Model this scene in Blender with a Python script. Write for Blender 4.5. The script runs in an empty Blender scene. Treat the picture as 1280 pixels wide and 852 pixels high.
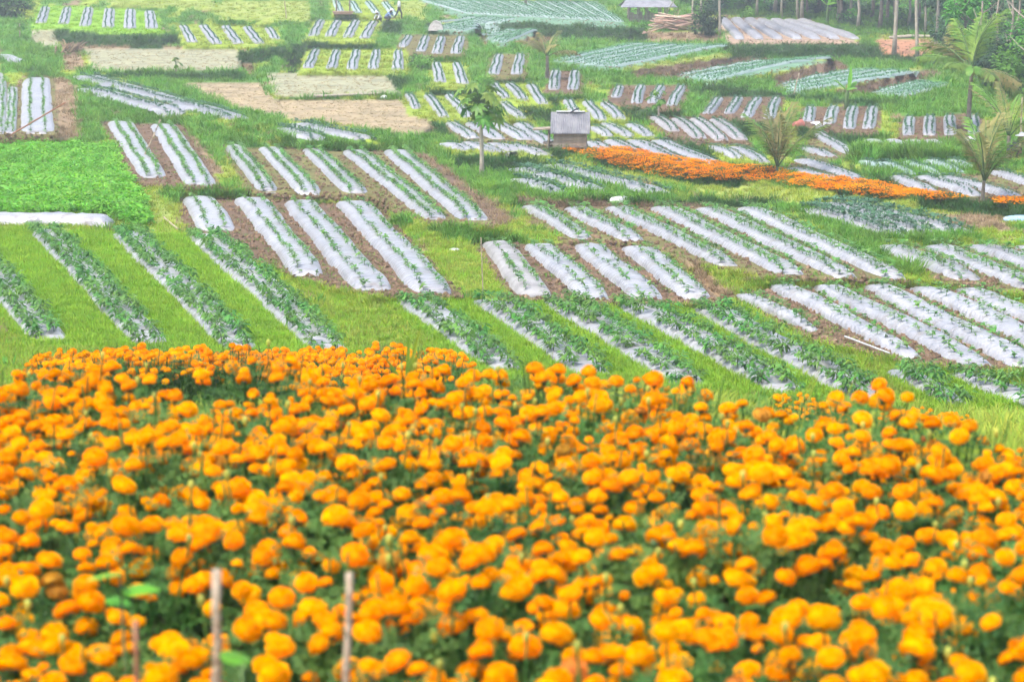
import bpy, bmesh, math, random
import numpy as np
from mathutils import Vector, Matrix, Euler
from mathutils.bvhtree import BVHTree

random.seed(7)
RNG = np.random.default_rng(7)
SC = bpy.context.scene
COL = SC.collection
rad = math.radians

# ------------------------------------------------------------------ camera
FPX, CX, CY = 2800.0, 640.0, 426.0          # focal length in pixels of the 1280 wide photograph
PITCH = rad(10.3)
CAMZ = 2.5
cam_d = bpy.data.cameras.new("camera")
cam = bpy.data.objects.new("camera", cam_d)
COL.objects.link(cam)
cam.location = (0, 0, CAMZ)
cam.rotation_euler = (math.pi / 2 - PITCH, 0, 0)
cam_d.sensor_width = 36.0
cam_d.lens = 36.0 * FPX / 1280.0
cam_d.clip_start = 0.1
cam_d.clip_end = 6000
cam_d.dof.use_dof = True
cam_d.dof.focus_distance = 50.0
cam_d.dof.aperture_fstop = 3.9
SC.camera = cam

# ------------------------------------------------------------------ world, sun, exposure
SUN_EL, SUN_AZ = rad(64), rad(232)          # azimuth clockwise from +Y (view direction)
w = bpy.data.worlds.new("World"); SC.world = w; w.use_nodes = True
nt = w.node_tree
bg = nt.nodes["Background"]
sky = nt.nodes.new("ShaderNodeTexSky"); sky.sky_type = 'NISHITA'; sky.sun_disc = False
sky.sun_elevation = SUN_EL; sky.sun_rotation = SUN_AZ
sky.air_density = 1.0; sky.dust_density = 4.0; sky.ozone_density = 0.6
nt.links.new(sky.outputs[0], bg.inputs[0]); bg.inputs[1].default_value = 0.15
sun_d = bpy.data.lights.new("sun", 'SUN'); sun_d.energy = 1.5; sun_d.angle = rad(12); sun_d.color = (1, .96, .9)
sun = bpy.data.objects.new("sun", sun_d); COL.objects.link(sun)
sdir = Vector((math.sin(SUN_AZ) * math.cos(SUN_EL), math.cos(SUN_AZ) * math.cos(SUN_EL), math.sin(SUN_EL)))
sun.rotation_euler = sdir.to_track_quat('Z', 'Y').to_euler(); sun.location = (0, -20, 60)
SC.view_settings.view_transform = 'Standard'; SC.view_settings.look = 'None'
SC.view_settings.exposure = 1.5; SC.view_settings.gamma = 1.0
SC.cycles.use_denoising = True; SC.cycles.use_adaptive_sampling = True; SC.cycles.adaptive_threshold = .04; SC.cycles.adaptive_min_samples = 16
SC.cycles.max_bounces = 5; SC.cycles.diffuse_bounces = 3; SC.cycles.glossy_bounces = 2
SC.cycles.transmission_bounces = 3; SC.cycles.transparent_max_bounces = 4; SC.cycles.volume_bounces = 0

# ------------------------------------------------------------------ helpers
def tag(o, label=None, cat=None, group=None, kind=None):
    if label: o['label'] = label
    if cat: o['category'] = cat
    if group: o['group'] = group
    if kind: o['kind'] = kind
    return o

def link(name, me, parent=None, mat=None):
    o = bpy.data.objects.new(name, me); COL.objects.link(o)
    if parent: o.parent = parent
    if mat and me is not None and not me.materials: me.materials.append(mat)
    return o

def empty(name, loc, rz=0.0):
    o = bpy.data.objects.new(name, None); COL.objects.link(o)
    o.location = loc; o.rotation_euler = (0, 0, rz); o.empty_display_size = .2
    return o

class MB:
    """collects verts / faces, built as one mesh"""
    def __init__(s): s.v = []; s.f = []; s.mi = []; s.cur = 0
    def add(s, vs, fs):
        n = len(s.v); s.v += [tuple(p) for p in vs]
        for f in fs: s.f.append(tuple(i + n for i in f)); s.mi.append(s.cur)
    def box(s, c, size, rot=None):
        x, y, z = [k / 2 for k in size]
        vs = [Vector(p) for p in ((-x,-y,-z),(x,-y,-z),(x,y,-z),(-x,y,-z),(-x,-y,z),(x,-y,z),(x,y,z),(-x,y,z))]
        if rot is not None:
            m = Euler(rot).to_matrix(); vs = [m @ p for p in vs]
        s.add([p + Vector(c) for p in vs], [(0,3,2,1),(4,5,6,7),(0,1,5,4),(1,2,6,5),(2,3,7,6),(3,0,4,7)])
    def tube(s, pts, radii, n=6, cap=True):
        pts = [Vector(p) for p in pts]; rings = []
        vs = []; fs = []
        for i, p in enumerate(pts):
            a = pts[max(i - 1, 0)]; b = pts[min(i + 1, len(pts) - 1)]
            d = (b - a).normalized()
            up = Vector((0, 0, 1)) if abs(d.z) < .9 else Vector((1, 0, 0))
            e1 = d.cross(up).normalized(); e2 = d.cross(e1)
            r = radii[i] if hasattr(radii, '__len__') else radii
            for k in range(n):
                t = 2 * math.pi * k / n
                vs.append(p + e1 * (r * math.cos(t)) + e2 * (r * math.sin(t)))
        for i in range(len(pts) - 1):
            for k in range(n):
                fs.append((i*n+k, i*n+(k+1) % n, (i+1)*n+(k+1) % n, (i+1)*n+k))
        if cap:
            fs.append(tuple(range(n - 1, -1, -1))); m = (len(pts) - 1) * n
            fs.append(tuple(range(m, m + n)))
        s.add(vs, fs)
    def leaf(s, base, d, side, L, W, droop=.3, fold=.15, seg=2):
        """pointed leaf: base point, direction, side vector; bends down along its length"""
        base = Vector(base); d = Vector(d).normalized(); side = Vector(side)
        side = (side - d * side.dot(d)).normalized(); nrm = side.cross(d).normalized()
        vs = [base]; fs = []
        for i in range(1, seg + 1):
            t = i / (seg + 1)
            c = base + d * (L * t) - Vector((0, 0, 1)) * (droop * L * t * t)
            wv = W * .5 * math.sin(math.pi * (t ** .75)) + W * .04
            vs += [c - side * wv + nrm * fold * wv, c, c + side * wv + nrm * fold * wv]
        tip = base + d * L - Vector((0, 0, 1)) * (droop * L)
        vs.append(tip); k = len(vs) - 1
        fs += [(0, 2, 1), (0, 3, 2)]
        for i in range(seg - 1):
            a = 1 + 3 * i
            fs += [(a, a+1, a+4, a+3), (a+1, a+2, a+5, a+4)]
        a = 1 + 3 * (seg - 1)
        fs += [(a, a+1, k), (a+1, a+2, k)]
        s.add(vs, fs)
    def blade(s, base, d, L, W, bend):
        base = Vector(base); d = Vector(d).normalized()
        h = Vector((d.x, d.y, 0)); h = h.normalized() if h.length > 1e-4 else Vector((1, 0, 0))
        sd = Vector((-h.y, h.x, 0)) * (W / 2)
        m = base + d * L * .55 + h * bend * .25 * L
        t = base + d * L * .95 + h * bend * .8 * L - Vector((0, 0, bend * .35 * L))
        s.add([base - sd, base + sd, m + sd * .75, m - sd * .75, t], [(0,1,2,3), (3,2,4)])
    def mesh(s, name, mats=(), smooth=True):
        me = bpy.data.meshes.new(name); me.from_pydata(s.v, [], s.f)
        for m in mats: me.materials.append(m)
        if len(mats) > 1: me.polygons.foreach_set('material_index', s.mi)
        if smooth: me.polygons.foreach_set('use_smooth', [True] * len(me.polygons))
        me.update(); return me

# ------------------------------------------------------------------ materials
def mat(name, c1, c2=None, scale=4.0, rough=.7, transl=0.0, bump=0.0, bscale=30.0, rnd=0.0, spec=.3, hue=0.0, detail=5, coords='Object', attr=None, sss=0):
    m = bpy.data.materials.new(name); m.use_nodes = True
    n = m.node_tree.nodes; l = m.node_tree.links
    b = n['Principled BSDF']; out = n['Material Output']
    b.inputs['Roughness'].default_value = rough; b.inputs['Specular IOR Level'].default_value = spec
    tc = n.new('ShaderNodeTexCoord')
    c2 = c2 or tuple(k * .7 for k in c1)
    nz = n.new('ShaderNodeTexNoise'); nz.inputs['Scale'].default_value = scale; nz.inputs['Detail'].default_value = detail
    l.new(tc.outputs[coords], nz.inputs['Vector'])
    cr = n.new('ShaderNodeValToRGB')
    cr.color_ramp.elements[0].position = .36; cr.color_ramp.elements[1].position = .64
    cr.color_ramp.elements[0].color = (*c1, 1); cr.color_ramp.elements[1].color = (*c2, 1)
    l.new(nz.outputs[0], cr.inputs[0]); col = cr.outputs[0]
    if attr:
        at = n.new('ShaderNodeAttribute'); at.attribute_name = attr
        mx = n.new('ShaderNodeMix'); mx.data_type = 'RGBA'; mx.blend_type = 'MULTIPLY'; mx.inputs['Factor'].default_value = 1
        l.new(at.outputs['Color'], mx.inputs[6]); l.new(col, mx.inputs[7]); col = mx.outputs[2]
    if rnd or hue:
        oi = n.new('ShaderNodeObjectInfo'); hs = n.new('ShaderNodeHueSaturation')
        mr = n.new('ShaderNodeMapRange'); mr.inputs[3].default_value = 1 - rnd; mr.inputs[4].default_value = 1 + rnd
        l.new(oi.outputs['Random'], mr.inputs[0]); l.new(mr.outputs[0], hs.inputs['Value'])
        ml = n.new('ShaderNodeMath'); ml.operation = 'MULTIPLY'; ml.inputs[1].default_value = 7.31
        fr = n.new('ShaderNodeMath'); fr.operation = 'FRACT'
        mh = n.new('ShaderNodeMapRange'); mh.inputs[3].default_value = .5 - hue; mh.inputs[4].default_value = .5 + hue
        l.new(oi.outputs['Random'], ml.inputs[0]); l.new(ml.outputs[0], fr.inputs[0]); l.new(fr.outputs[0], mh.inputs[0])
        l.new(mh.outputs[0], hs.inputs['Hue']); l.new(col, hs.inputs['Color']); col = hs.outputs[0]
    l.new(col, b.inputs['Base Color'])
    if bump:
        nb = n.new('ShaderNodeTexNoise'); nb.inputs['Scale'].default_value = bscale; nb.inputs['Detail'].default_value = 4
        l.new(tc.outputs[coords], nb.inputs['Vector'])
        bp = n.new('ShaderNodeBump'); bp.inputs['Strength'].default_value = bump; bp.inputs['Distance'].default_value = .05
        l.new(nb.outputs[0], bp.inputs['Height']); l.new(bp.outputs[0], b.inputs['Normal'])
    if transl:
        tr = n.new('ShaderNodeBsdfTranslucent'); l.new(col, tr.inputs[0])
        ms = n.new('ShaderNodeMixShader'); ms.inputs[0].default_value = transl
        l.new(b.outputs[0], ms.inputs[1]); l.new(tr.outputs[0], ms.inputs[2]); l.new(ms.outputs[0], out.inputs[0])
    return m

M = {}
def plastic(name, c1, c2, mud):
    m = mat(name, c1, c2, 1.3, .31, bump=.55, bscale=5, rnd=.08, spec=.5)
    n = m.node_tree.nodes; l = m.node_tree.links; b = n['Principled BSDF']
    tc = n.new('ShaderNodeTexCoord'); z = n.new('ShaderNodeTexNoise'); z.inputs['Scale'].default_value = 2.2; z.inputs['Detail'].default_value = 8; z.inputs['Roughness'].default_value = .7
    l.new(tc.outputs['Object'], z.inputs['Vector']); r = n.new('ShaderNodeMapRange'); r.inputs[1].default_value = .52; r.inputs[2].default_value = .66; r.inputs[4].default_value = mud
    l.new(z.outputs[0], r.inputs[0]); mx = n.new('ShaderNodeMix'); mx.data_type = 'RGBA'; l.new(r.outputs[0], mx.inputs[0]); mx.inputs[7].default_value = (.17, .14, .105, 1)
    l.new(b.inputs['Base Color'].links[0].from_socket, mx.inputs[6]); l.new(mx.outputs[2], b.inputs['Base Color'])
    # cross wrinkles of the stretched film
    w_ = n.new('ShaderNodeTexWave'); w_.wave_type = 'BANDS'; w_.bands_direction = 'Y'; w_.inputs['Scale'].default_value = 1.1; w_.inputs['Distortion'].default_value = 9; w_.inputs['Detail'].default_value = 3; w_.inputs['Detail Scale'].default_value = 1.6
    l.new(tc.outputs['Object'], w_.inputs['Vector']); bp = n.new('ShaderNodeBump'); bp.inputs['Strength'].default_value = .35; bp.inputs['Distance'].default_value = .04
    old = b.inputs['Normal'].links[0].from_socket; l.new(old, bp.inputs['Normal']); l.new(w_.outputs[1], bp.inputs['Height']); l.new(bp.outputs[0], b.inputs['Normal'])
    return m
M['plastic'] = plastic('silver_plastic', (.25,.253,.275), (.335,.337,.352), .6)
M['old_plastic'] = mat('weathered_plastic', (.21,.205,.20), (.32,.315,.31), 1.8, .55, bump=.5, bscale=5, rnd=.05, spec=.25)
M['dusty_plastic'] = plastic('dusty_plastic', (.25,.225,.22), (.34,.32,.325), .8)
M['teal_plastic'] = mat('far_plastic', (.22,.31,.28), (.30,.37,.345), 1.0, .55, rnd=.1)
M['ground'] = mat('ground_soil_and_turf', (.78,.80,.8), (1.2,1.18,1.15), .9, .95, bump=.8, bscale=3.0, attr='tint', spec=.1, detail=9)
M['grass'] = mat('meadow_grass', (.225,.305,.032), (.345,.405,.06), .5, .6, transl=.4, rnd=.32, hue=.03, spec=.15)
M['turf'] = mat('fresh_grass', (.19,.365,.02), (.29,.455,.035), .5, .6, transl=.42, rnd=.25, hue=.02, spec=.15)
M['strawgrass'] = mat('straw_stubble', (.40,.32,.19), (.33,.29,.16), .5, .8, transl=.3, rnd=.25, hue=.02, spec=.1)
M['bankshade'] = mat('shaded_bank_grass', (.045,.125,.03), (.095,.20,.042), .5, .65, transl=.35, rnd=.35, hue=.03, spec=.1)  # lush grass darkened so its colour carries the shade of terrace faces
M['lush'] = mat('lush_grass', (.10,.255,.032), (.185,.35,.048), .5, .6, transl=.4, rnd=.3, hue=.02, spec=.15)
M['drygrass'] = mat('dry_grass', (.30,.24,.14), (.24,.16,.09), .5, .8, transl=.3, rnd=.3, hue=.015, spec=.1)
M['chili'] = mat('chili_leaf', (.065,.21,.03), (.14,.31,.05), 6, .42, transl=.3, rnd=.25, hue=.02, spec=.25)
M['seedling'] = mat('seedling_leaf', (.085,.23,.04), (.15,.32,.06), 6, .45, transl=.3, rnd=.25, hue=.02, spec=.25)
M['farcrop'] = mat('far_crop_leaf', (.055,.15,.075), (.10,.22,.11), 6, .55, transl=.3, rnd=.2, hue=.015)
M['leek'] = mat('leek_leaf', (.085,.235,.11), (.155,.33,.165), 6, .5, transl=.3, rnd=.2, hue=.01)
M['crop'] = mat('bean_crop_leaf', (.10,.35,.018), (.21,.48,.03), 3, .45, transl=.4, rnd=.22, hue=.015, spec=.35)
M['stem'] = mat('green_stem', (.10,.17,.05), (.07,.13,.04), 8, .6)
M['mleaf'] = mat('marigold_leaf', (.048,.14,.026), (.12,.25,.048), 9, .55, transl=.35, rnd=.25, hue=.02, spec=.3)
M['bloom'] = mat('marigold_petal', (.94,.365,.0), (.98,.47,.0), 26, .7, transl=.4, rnd=.12, hue=.012, spec=.0)
M['bud'] = mat('marigold_bud', (.28,.33,.05), (.40,.36,.05), 20, .6, rnd=.2)
M['bamboo'] = mat('weathered_bamboo', (.33,.25,.17), (.46,.38,.28), 9, .7, bump=.4, bscale=40)
M['redstick'] = mat('reddish_cane', (.25,.11,.06), (.33,.16,.09), 9, .7)
M['wood'] = mat('grey_boards', (.23,.19,.145), (.33,.28,.22), 5, .8, bump=.5, bscale=20, rnd=.15)
M['tin'] = mat('weathered_roof_sheet', (.17,.175,.195), (.27,.27,.29), 3, .6, bump=.4, bscale=12)
M['thatch'] = mat('pale_thatch', (.36,.33,.30), (.50,.47,.44), 6, .85, bump=.8, bscale=25)
M['trunk'] = mat('grey_bark', (.17,.14,.11), (.27,.23,.18), 4, .9, bump=.8, bscale=14, rnd=.25)
M['palebark'] = mat('pale_bark', (.32,.27,.21), (.42,.37,.30), 4, .9, bump=.6, bscale=14, rnd=.2)
M['palm'] = mat('palm_leaflet', (.11,.24,.03), (.20,.33,.05), 3, .5, transl=.35, rnd=.2, hue=.02, spec=.3)
M['palmdry'] = mat('yellowing_palm_leaflet', (.17,.20,.05), (.28,.24,.09), 3, .55, transl=.35, rnd=.25, hue=.02)
M['banana'] = mat('banana_leaf', (.13,.36,.03), (.20,.44,.05), 3, .45, transl=.45, rnd=.1)
M['forest'] = mat('forest_leaf', (.03,.09,.045), (.07,.15,.06), 2, .6, transl=.3, rnd=.35, hue=.03)
M['forest2'] = mat('bright_forest_leaf', (.085,.26,.03), (.15,.36,.045), 2, .55, transl=.35, rnd=.3, hue=.02)
M['white'] = mat('white_cloth', (.66,.66,.68), (.55,.55,.58), 6, .8)
M['paint'] = mat('faded_white_paint', (.40,.42,.42), (.48,.50,.50), 6, .6)
M['blue'] = mat('blue_cloth', (.16,.24,.42), (.22,.30,.48), 6, .8)
M['dark'] = mat('dark_cloth', (.04,.045,.06), (.06,.06,.08), 6, .8)
M['skin'] = mat('skin', (.22,.12,.07), (.26,.15,.09), 6, .6)
M['bluetarp'] = mat('blue_tarp', (.22,.36,.55), (.32,.45,.60), 4, .5, bump=.4, bscale=8)
M['redtarp'] = mat('red_brown_cloth', (.32,.10,.08), (.40,.16,.12), 4, .7, bump=.4, bscale=8)
M['pink'] = mat('pinkish_clay', (.45,.27,.20), (.52,.34,.27), 4, .8)

# ------------------------------------------------------------------ terrain
PROF_Y = np.array([-80, 0, 4, 9, 11.5, 13, 20, 27, 33, 36, 46, 56, 79, 116, 156, 195, 240, 300, 420, 700, 1500.])
PROF_Z = np.array([-2.3,-2.5,-2.55,-2.63,-2.78,-3.2,-4.42,-5.75,-7.5,-7.7,-7.7,-7.8,-7.9,-7.4,-6.5,-5.3,-3.0,3.0,16,34,52.])
fineY = np.concatenate([np.arange(36, 420, .5)])
fineR = np.interp(fineY, PROF_Y, PROF_Z) / fineY
CP, SP = math.cos(PITCH), math.sin(PITCH)
def ray(u, v):
    a = (np.asarray(u, float) - CX) / FPX; b = (CY - np.asarray(v, float)) / FPX
    y = CP + b * SP; z = -SP + b * CP
    return a / y, z / y
def base_depth(v):
    return np.interp(ray(CX, v)[1], fineR, fineY)

# ---- the planted terraces. A bed is (top x, top y, top width, bottom x, bottom y, bottom width) surveyed on the photograph
FIELDS = []
def field(name, where, beds, furrow='grass', plants='seed', mk='plastic', look='silver plastic mulch bed', k=.02, h=.22, flat=None, rows=2):
    FIELDS.append(dict(name=name, where=where, beds=beds, furrow=furrow, plants=plants, mk=mk, look=look, k=k, h=h, flat=flat, rows=rows))

field('F1', 'between grass strips at lower left', [(-52,290,44,64,430,56),(58,290,46,190,434,54),(160,293,48,305,442,54),(253,297,52,417,444,56)], 'turf', 'chili', look='silver plastic bed of tall chili', k=0, flat=True)
field('F2', 'behind the marigold centre', [(516,378,54,638,468,56),(612,378,56,748,474,58),(702,380,58,868,486,62),(794,383,58,990,496,64),(886,388,60,1100,508,66)], 'turf', 'chili', look='silver plastic bed of leafy chili', k=0, flat=True)
field('F3', 'of two at right edge', [(1120,467,36,1205,512,44),(1200,470,50,1310,516,56)], 'turf', 'chili', look='short silver chili bed', k=0, flat=True)
field('M8', 'on the right terrace above the white pole', [(930,371,26,1018,418,22),(975,359,36,1145,452,34),(1031,360,38,1225,461,52),(1092,360,38,1290,463,55),(1154,362,38,1357,460,54),(1207,364,38,1380,440,50)], 'soil', 'seed', h=.26)
field('M5', 'on the small brown terrace below centre', [(619,306,40,672,374,52),(672,308,42,746,377,46),(734,308,44,811,377,46),(795,311,44,875,377,46)], 'soil', 'seed', h=.26)
field('M4', 'on the brown terrace left of centre', [(249,249,44,272,291,54),(313,250,46,388,348,46),(374,254,46,467,366,56),(440,255,46,545,370,58)], 'soil', 'seed', h=.27)
field('M6', 'on the terrace below the white sack', [(664,260,30,732,302,32),(717,262,34,792,304,38),(769,261,34,912,335,34),(827,261,36,990,346,44),(885,262,36,1056,350,40),(935,262,36,1117,352,42)], 'soilgrass', 'seed2', h=.24)
field('M7', 'beside the dark grass clump at right', [(1112,309,42,1212,353,46),(1170,310,38,1300,366,46),(1225,309,38,1345,356,46),(1280,310,38,1390,352,46)], 'soilgrass', 'seed2', h=.24)
field('M3', 'on the terrace left of the papaya', [(292,184,26,336,244,30),(336,186,30,388,246,36),(391,187,30,446,247,36),(443,190,36,546,277,34),(495,190,38,594,278,44)], 'soilgrass', 'seed2', h=.24)
field('M2', 'of two beds above the bean crop', [(150,154,36,193,225,36),(204,157,35,252,235,44)], 'soil', 'seed2', h=.24)
field('M1', 'of two slanting beds above the bean crop', [(108,96,40,298,152,44),(112,112,40,222,149,44)], 'lush', 'rowdense', h=.22, k=.01)
field('M3a', 'of slanting leafy beds above papaya terrace', [(354,162,34,400,182,36),(371,156,34,462,184,38)], 'lush', 'rowdense', h=.22, k=.01)
field('L2', 'at left edge above the bean crop', [(2,92,14,-2,170,20),(16,110,13,13,171,16),(45,98,36,47,170,44)], 'soilgrass', 'seed', h=.18)
field('L2b', 'cut by the left edge near grass bank', [(2,70,24,26,81,22)], 'lush', 'none', h=.22, look='short bare silver bed')
field('R1', 'of leafy beds below the wooden hut', [(648,226,36,700,246,40),(650,212,36,748,243,40),(690,208,36,828,246,42)], 'lush', 'rowdense', h=.2, k=.01)
field('R2', 'of leafy beds below right marigold strip', [(1012,262,34,1120,298,40),(1030,256,36,1165,297,40),(1060,256,36,1205,294,40)], 'lush', 'rowdense2', h=.2, k=.01)
field('H1', 'on the row left of the hut', [(564,154,18,592,176,22),(590,154,20,624,177,24),(623,154,20,657,178,24),(649,156,20,688,183,24)], 'soilgrass', 'row')
field('H2', 'on the low row beside papaya trunk', [(556,181,22,586,191,28),(583,180,22,622,193,28),(613,181,22,649,193,28),(642,182,22,681,197,28)], 'grass', 'row')
field('H3', 'on the row behind papaya crown', [(510,119,12,522,139,14),(535,120,14,556,150,16),(561,120,14,586,150,16),(593,120,14,618,149,16),(630,128,14,652,151,16)], 'grass', 'row')
field('H4', 'above and right of papaya crown', [(616,106,13,633,126,14),(637,106,14,656,129,15),(663,107,14,679,133,16)], 'grass', 'row')
field('H5', 'directly behind the hut roof', [(709,127,15,722,148,16),(734,128,16,752,154,18),(757,129,16,776,152,18)], 'grass', 'row')
field('H6', 'on the row just right of hut', [(741,160,16,762,175,18),(757,155,17,787,175,20),(787,157,18,813,175,20)], 'grass', 'row')
field('H7', 'running behind the orange marigold strip', [(738,179,20,760,191,24),(762,177,22,802,197,24),(792,176,22,861,210,25),(822,177,24,902,213,27)], 'soil', 'row')
field('H8', 'on brown terrace right of small papaya', [(820,147,19,843,167,20),(847,149,20,876,176,22),(870,149,20,903,179,22),(895,150,20,927,178,22)], 'soil', 'row', mk='dusty_plastic', look='dusty plastic mulch bed')
field('H9', 'left of the small feathery palm', [(890,184,18,924,201,20),(917,185,18,957,206,20)], 'grass', 'row')
field('H10', 'running past the small feathery palm', [(992,212,22,1056,235,24),(1000,201,22,1086,233,24),(1003,186,18,1040,199,20),(1020,167,18,1064,195,22)], 'soilgrass', 'row')
field('H11', 'on the row above right marigold strip', [(1078,203,16,1110,216,18),(1101,204,16,1141,221,18),(1132,204,17,1171,221,18),(1160,202,17,1201,220,18),(1187,202,17,1215,213,18)], 'lush', 'row', mk='teal_plastic', look='pale greenish mulch bed')
field('H12', 'ending at the right yellowing palm', [(1119,222,20,1165,242,24),(1152,222,22,1221,248,26),(1180,222,22,1277,253,26),(1243,216,20,1300,238,24)], 'soilgrass', 'row')
field('H13', 'half hidden by dark bushes at right', [(1087,176,18,1104,188,20),(1112,176,18,1136,190,20),(1137,177,18,1160,190,20),(1162,176,18,1186,192,20)], 'lush', 'none', look='bare pale mulch bed')
field('H14', 'on brown terrace beside coconut trunk', [(1137,148,16,1135,172,17),(1162,147,16,1162,172,18),(1187,146,16,1188,172,18),(1217,146,16,1218,172,18)], 'soil', 'row')
field('H15', 'on terrace below the banana plant', [(1014,135,15,1010,155,17),(1042,135,16,1036,161,18),(1066,135,16,1061,164,18),(1091,135,16,1085,164,18)], 'soil', 'row')
field('H16', 'on brown terrace left of the banana', [(899,124,14,884,145,16),(924,123,14,911,145,16),(947,124,14,932,150,17),(970,124,14,961,151,17)], 'soil', 'row')
field('H17', 'on terrace behind small young papaya', [(775,109,13,769,125,14),(801,109,14,795,132,16),(826,109,14,815,132,16),(852,109,14,839,135,16)], 'soil', 'row')
field('H18', 'below the yellow young palm', [(695,89,14,692,115,16),(719,90,14,716,115,16)], 'soil', 'row')
field('H19', 'left of the yellow young palm', [(624,70,13,617,96,16),(651,69,13,645,96,16)], 'soilgrass', 'row')
field('H20', 'of two beds above papaya crown', [(545,80,13,551,106,17),(571,80,13,579,108,17)], 'grass', 'row')
field('H21', 'below the tiny thatched shelter', [(511,46,11,504,64,13),(532,47,12,526,67,14),(552,47,12,546,70,15),(576,47,12,569,70,15)], 'soilgrass', 'row')
field('H22', 'on terrace above the stubble paddy', [(395,63,12,385,88,16),(421,64,12,414,89,16),(446,64,12,439,90,16),(471,64,12,466,90,16),(498,65,12,497,91,17)], 'grass', 'row')
field('H23', 'on terrace below the crouching workers', [(401,26,12,391,48,15),(422,27,12,412,49,15),(445,27,12,434,50,15),(467,28,12,455,51,15)], 'grass', 'row')
field('H24', 'beside the walking person at top', [(419,1,10,426,18,11),(440,3,10,448,19,11),(460,3,10,471,20,11),(481,4,10,493,22,12)], 'grass', 'row', mk='teal_plastic', look='pale greenish mulch bed')
field('T1', 'on the top left grass terrace', [(57,10,12,51,32,15),(84,11,12,79,33,15),(111,11,13,106,36,16),(137,12,14,135,38,17),(163,13,14,162,39,17),(187,15,14,190,39,17)], 'turf', 'row')
field('T2', 'of slanting beds above left stubble paddy', [(229,33,12,241,56,15),(254,33,13,271,58,16),(282,34,13,298,58,16),(309,35,13,325,58,15),(336,36,12,345,52,13)], 'grass', 'row')
# long crop rows of the upper right terraces
def rows(x0, y0, x1, y1, x2, y2, x3, y3, n, wd):
    """n rows between row (x0,y0)-(x1,y1) (upper) and row (x2,y2)-(x3,y3) (lower), far end first"""
    out = []
    for i in range(n):
        t = i / (n - 1)
        ax, ay, bx, by = x0+(x2-x0)*t, y0+(y2-y0)*t, x1+(x3-x1)*t, y1+(y3-y1)*t
        out.append((ax, ay, wd, bx, by, wd))
    return out
field('P3', 'on terrace below the woodpile mound', rows(800,56,697,79,905,58,762,87,6,17), 'teal', 'cabbage', mk='teal_plastic', look='long grey-green crop row', k=.01, h=.16)
field('P4', 'on the long terrace right of woodpile', rows(958,77,850,98,1036,76,890,103,4,17), 'teal', 'cabbage', mk='teal_plastic', look='long grey-green crop row', k=.01, h=.16)
field('P5', 'on terrace under the red soil', rows(1072,88,980,108,1142,90,992,117,4,17), 'teal', 'cabbage', mk='teal_plastic', look='long grey-green crop row', k=.01, h=.16)
field('P6', 'on terrace left of coconut crown', rows(1150,103,1096,119,1184,106,1134,122,4,16), 'teal', 'cabbage', mk='teal_plastic', look='long grey-green crop row', k=.01, h=.16)
field('P1', 'beside the tiny thatched shelter', rows(596,22,540,36,640,24,575,42,5,12), 'teal', 'cabbage', mk='teal_plastic', look='pale slanting crop row', k=.01, h=.16)
field('P8', 'beyond the yellow young palm', rows(640,38,612,52,672,40,628,56,3,12), 'teal', 'cabbage', mk='teal_plastic', look='pale slanting crop row', k=.01, h=.16)
field('P2', 'at the very top before the forest', rows(532,1,590,20,735,3,775,30,14,13), 'teal', 'cabbage', mk='teal_plastic', look='pale green crop row', k=.005, h=.14)
0 and field('P9', 'on the slope left of the shed', rows(668,10,706,28,748,8,768,18,4,17), 'teal', 'cabbage', mk='teal_plastic', look='pale green crop row', k=.005, h=.14)
field('P7', 'on dry plastic plot under forest edge', rows(903,25,925,52,1000,27,1070,52,7,14), 'drysoil', 'none', mk='plastic', look='pale pinkish plastic-covered bed', k=.005, h=.42)

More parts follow.
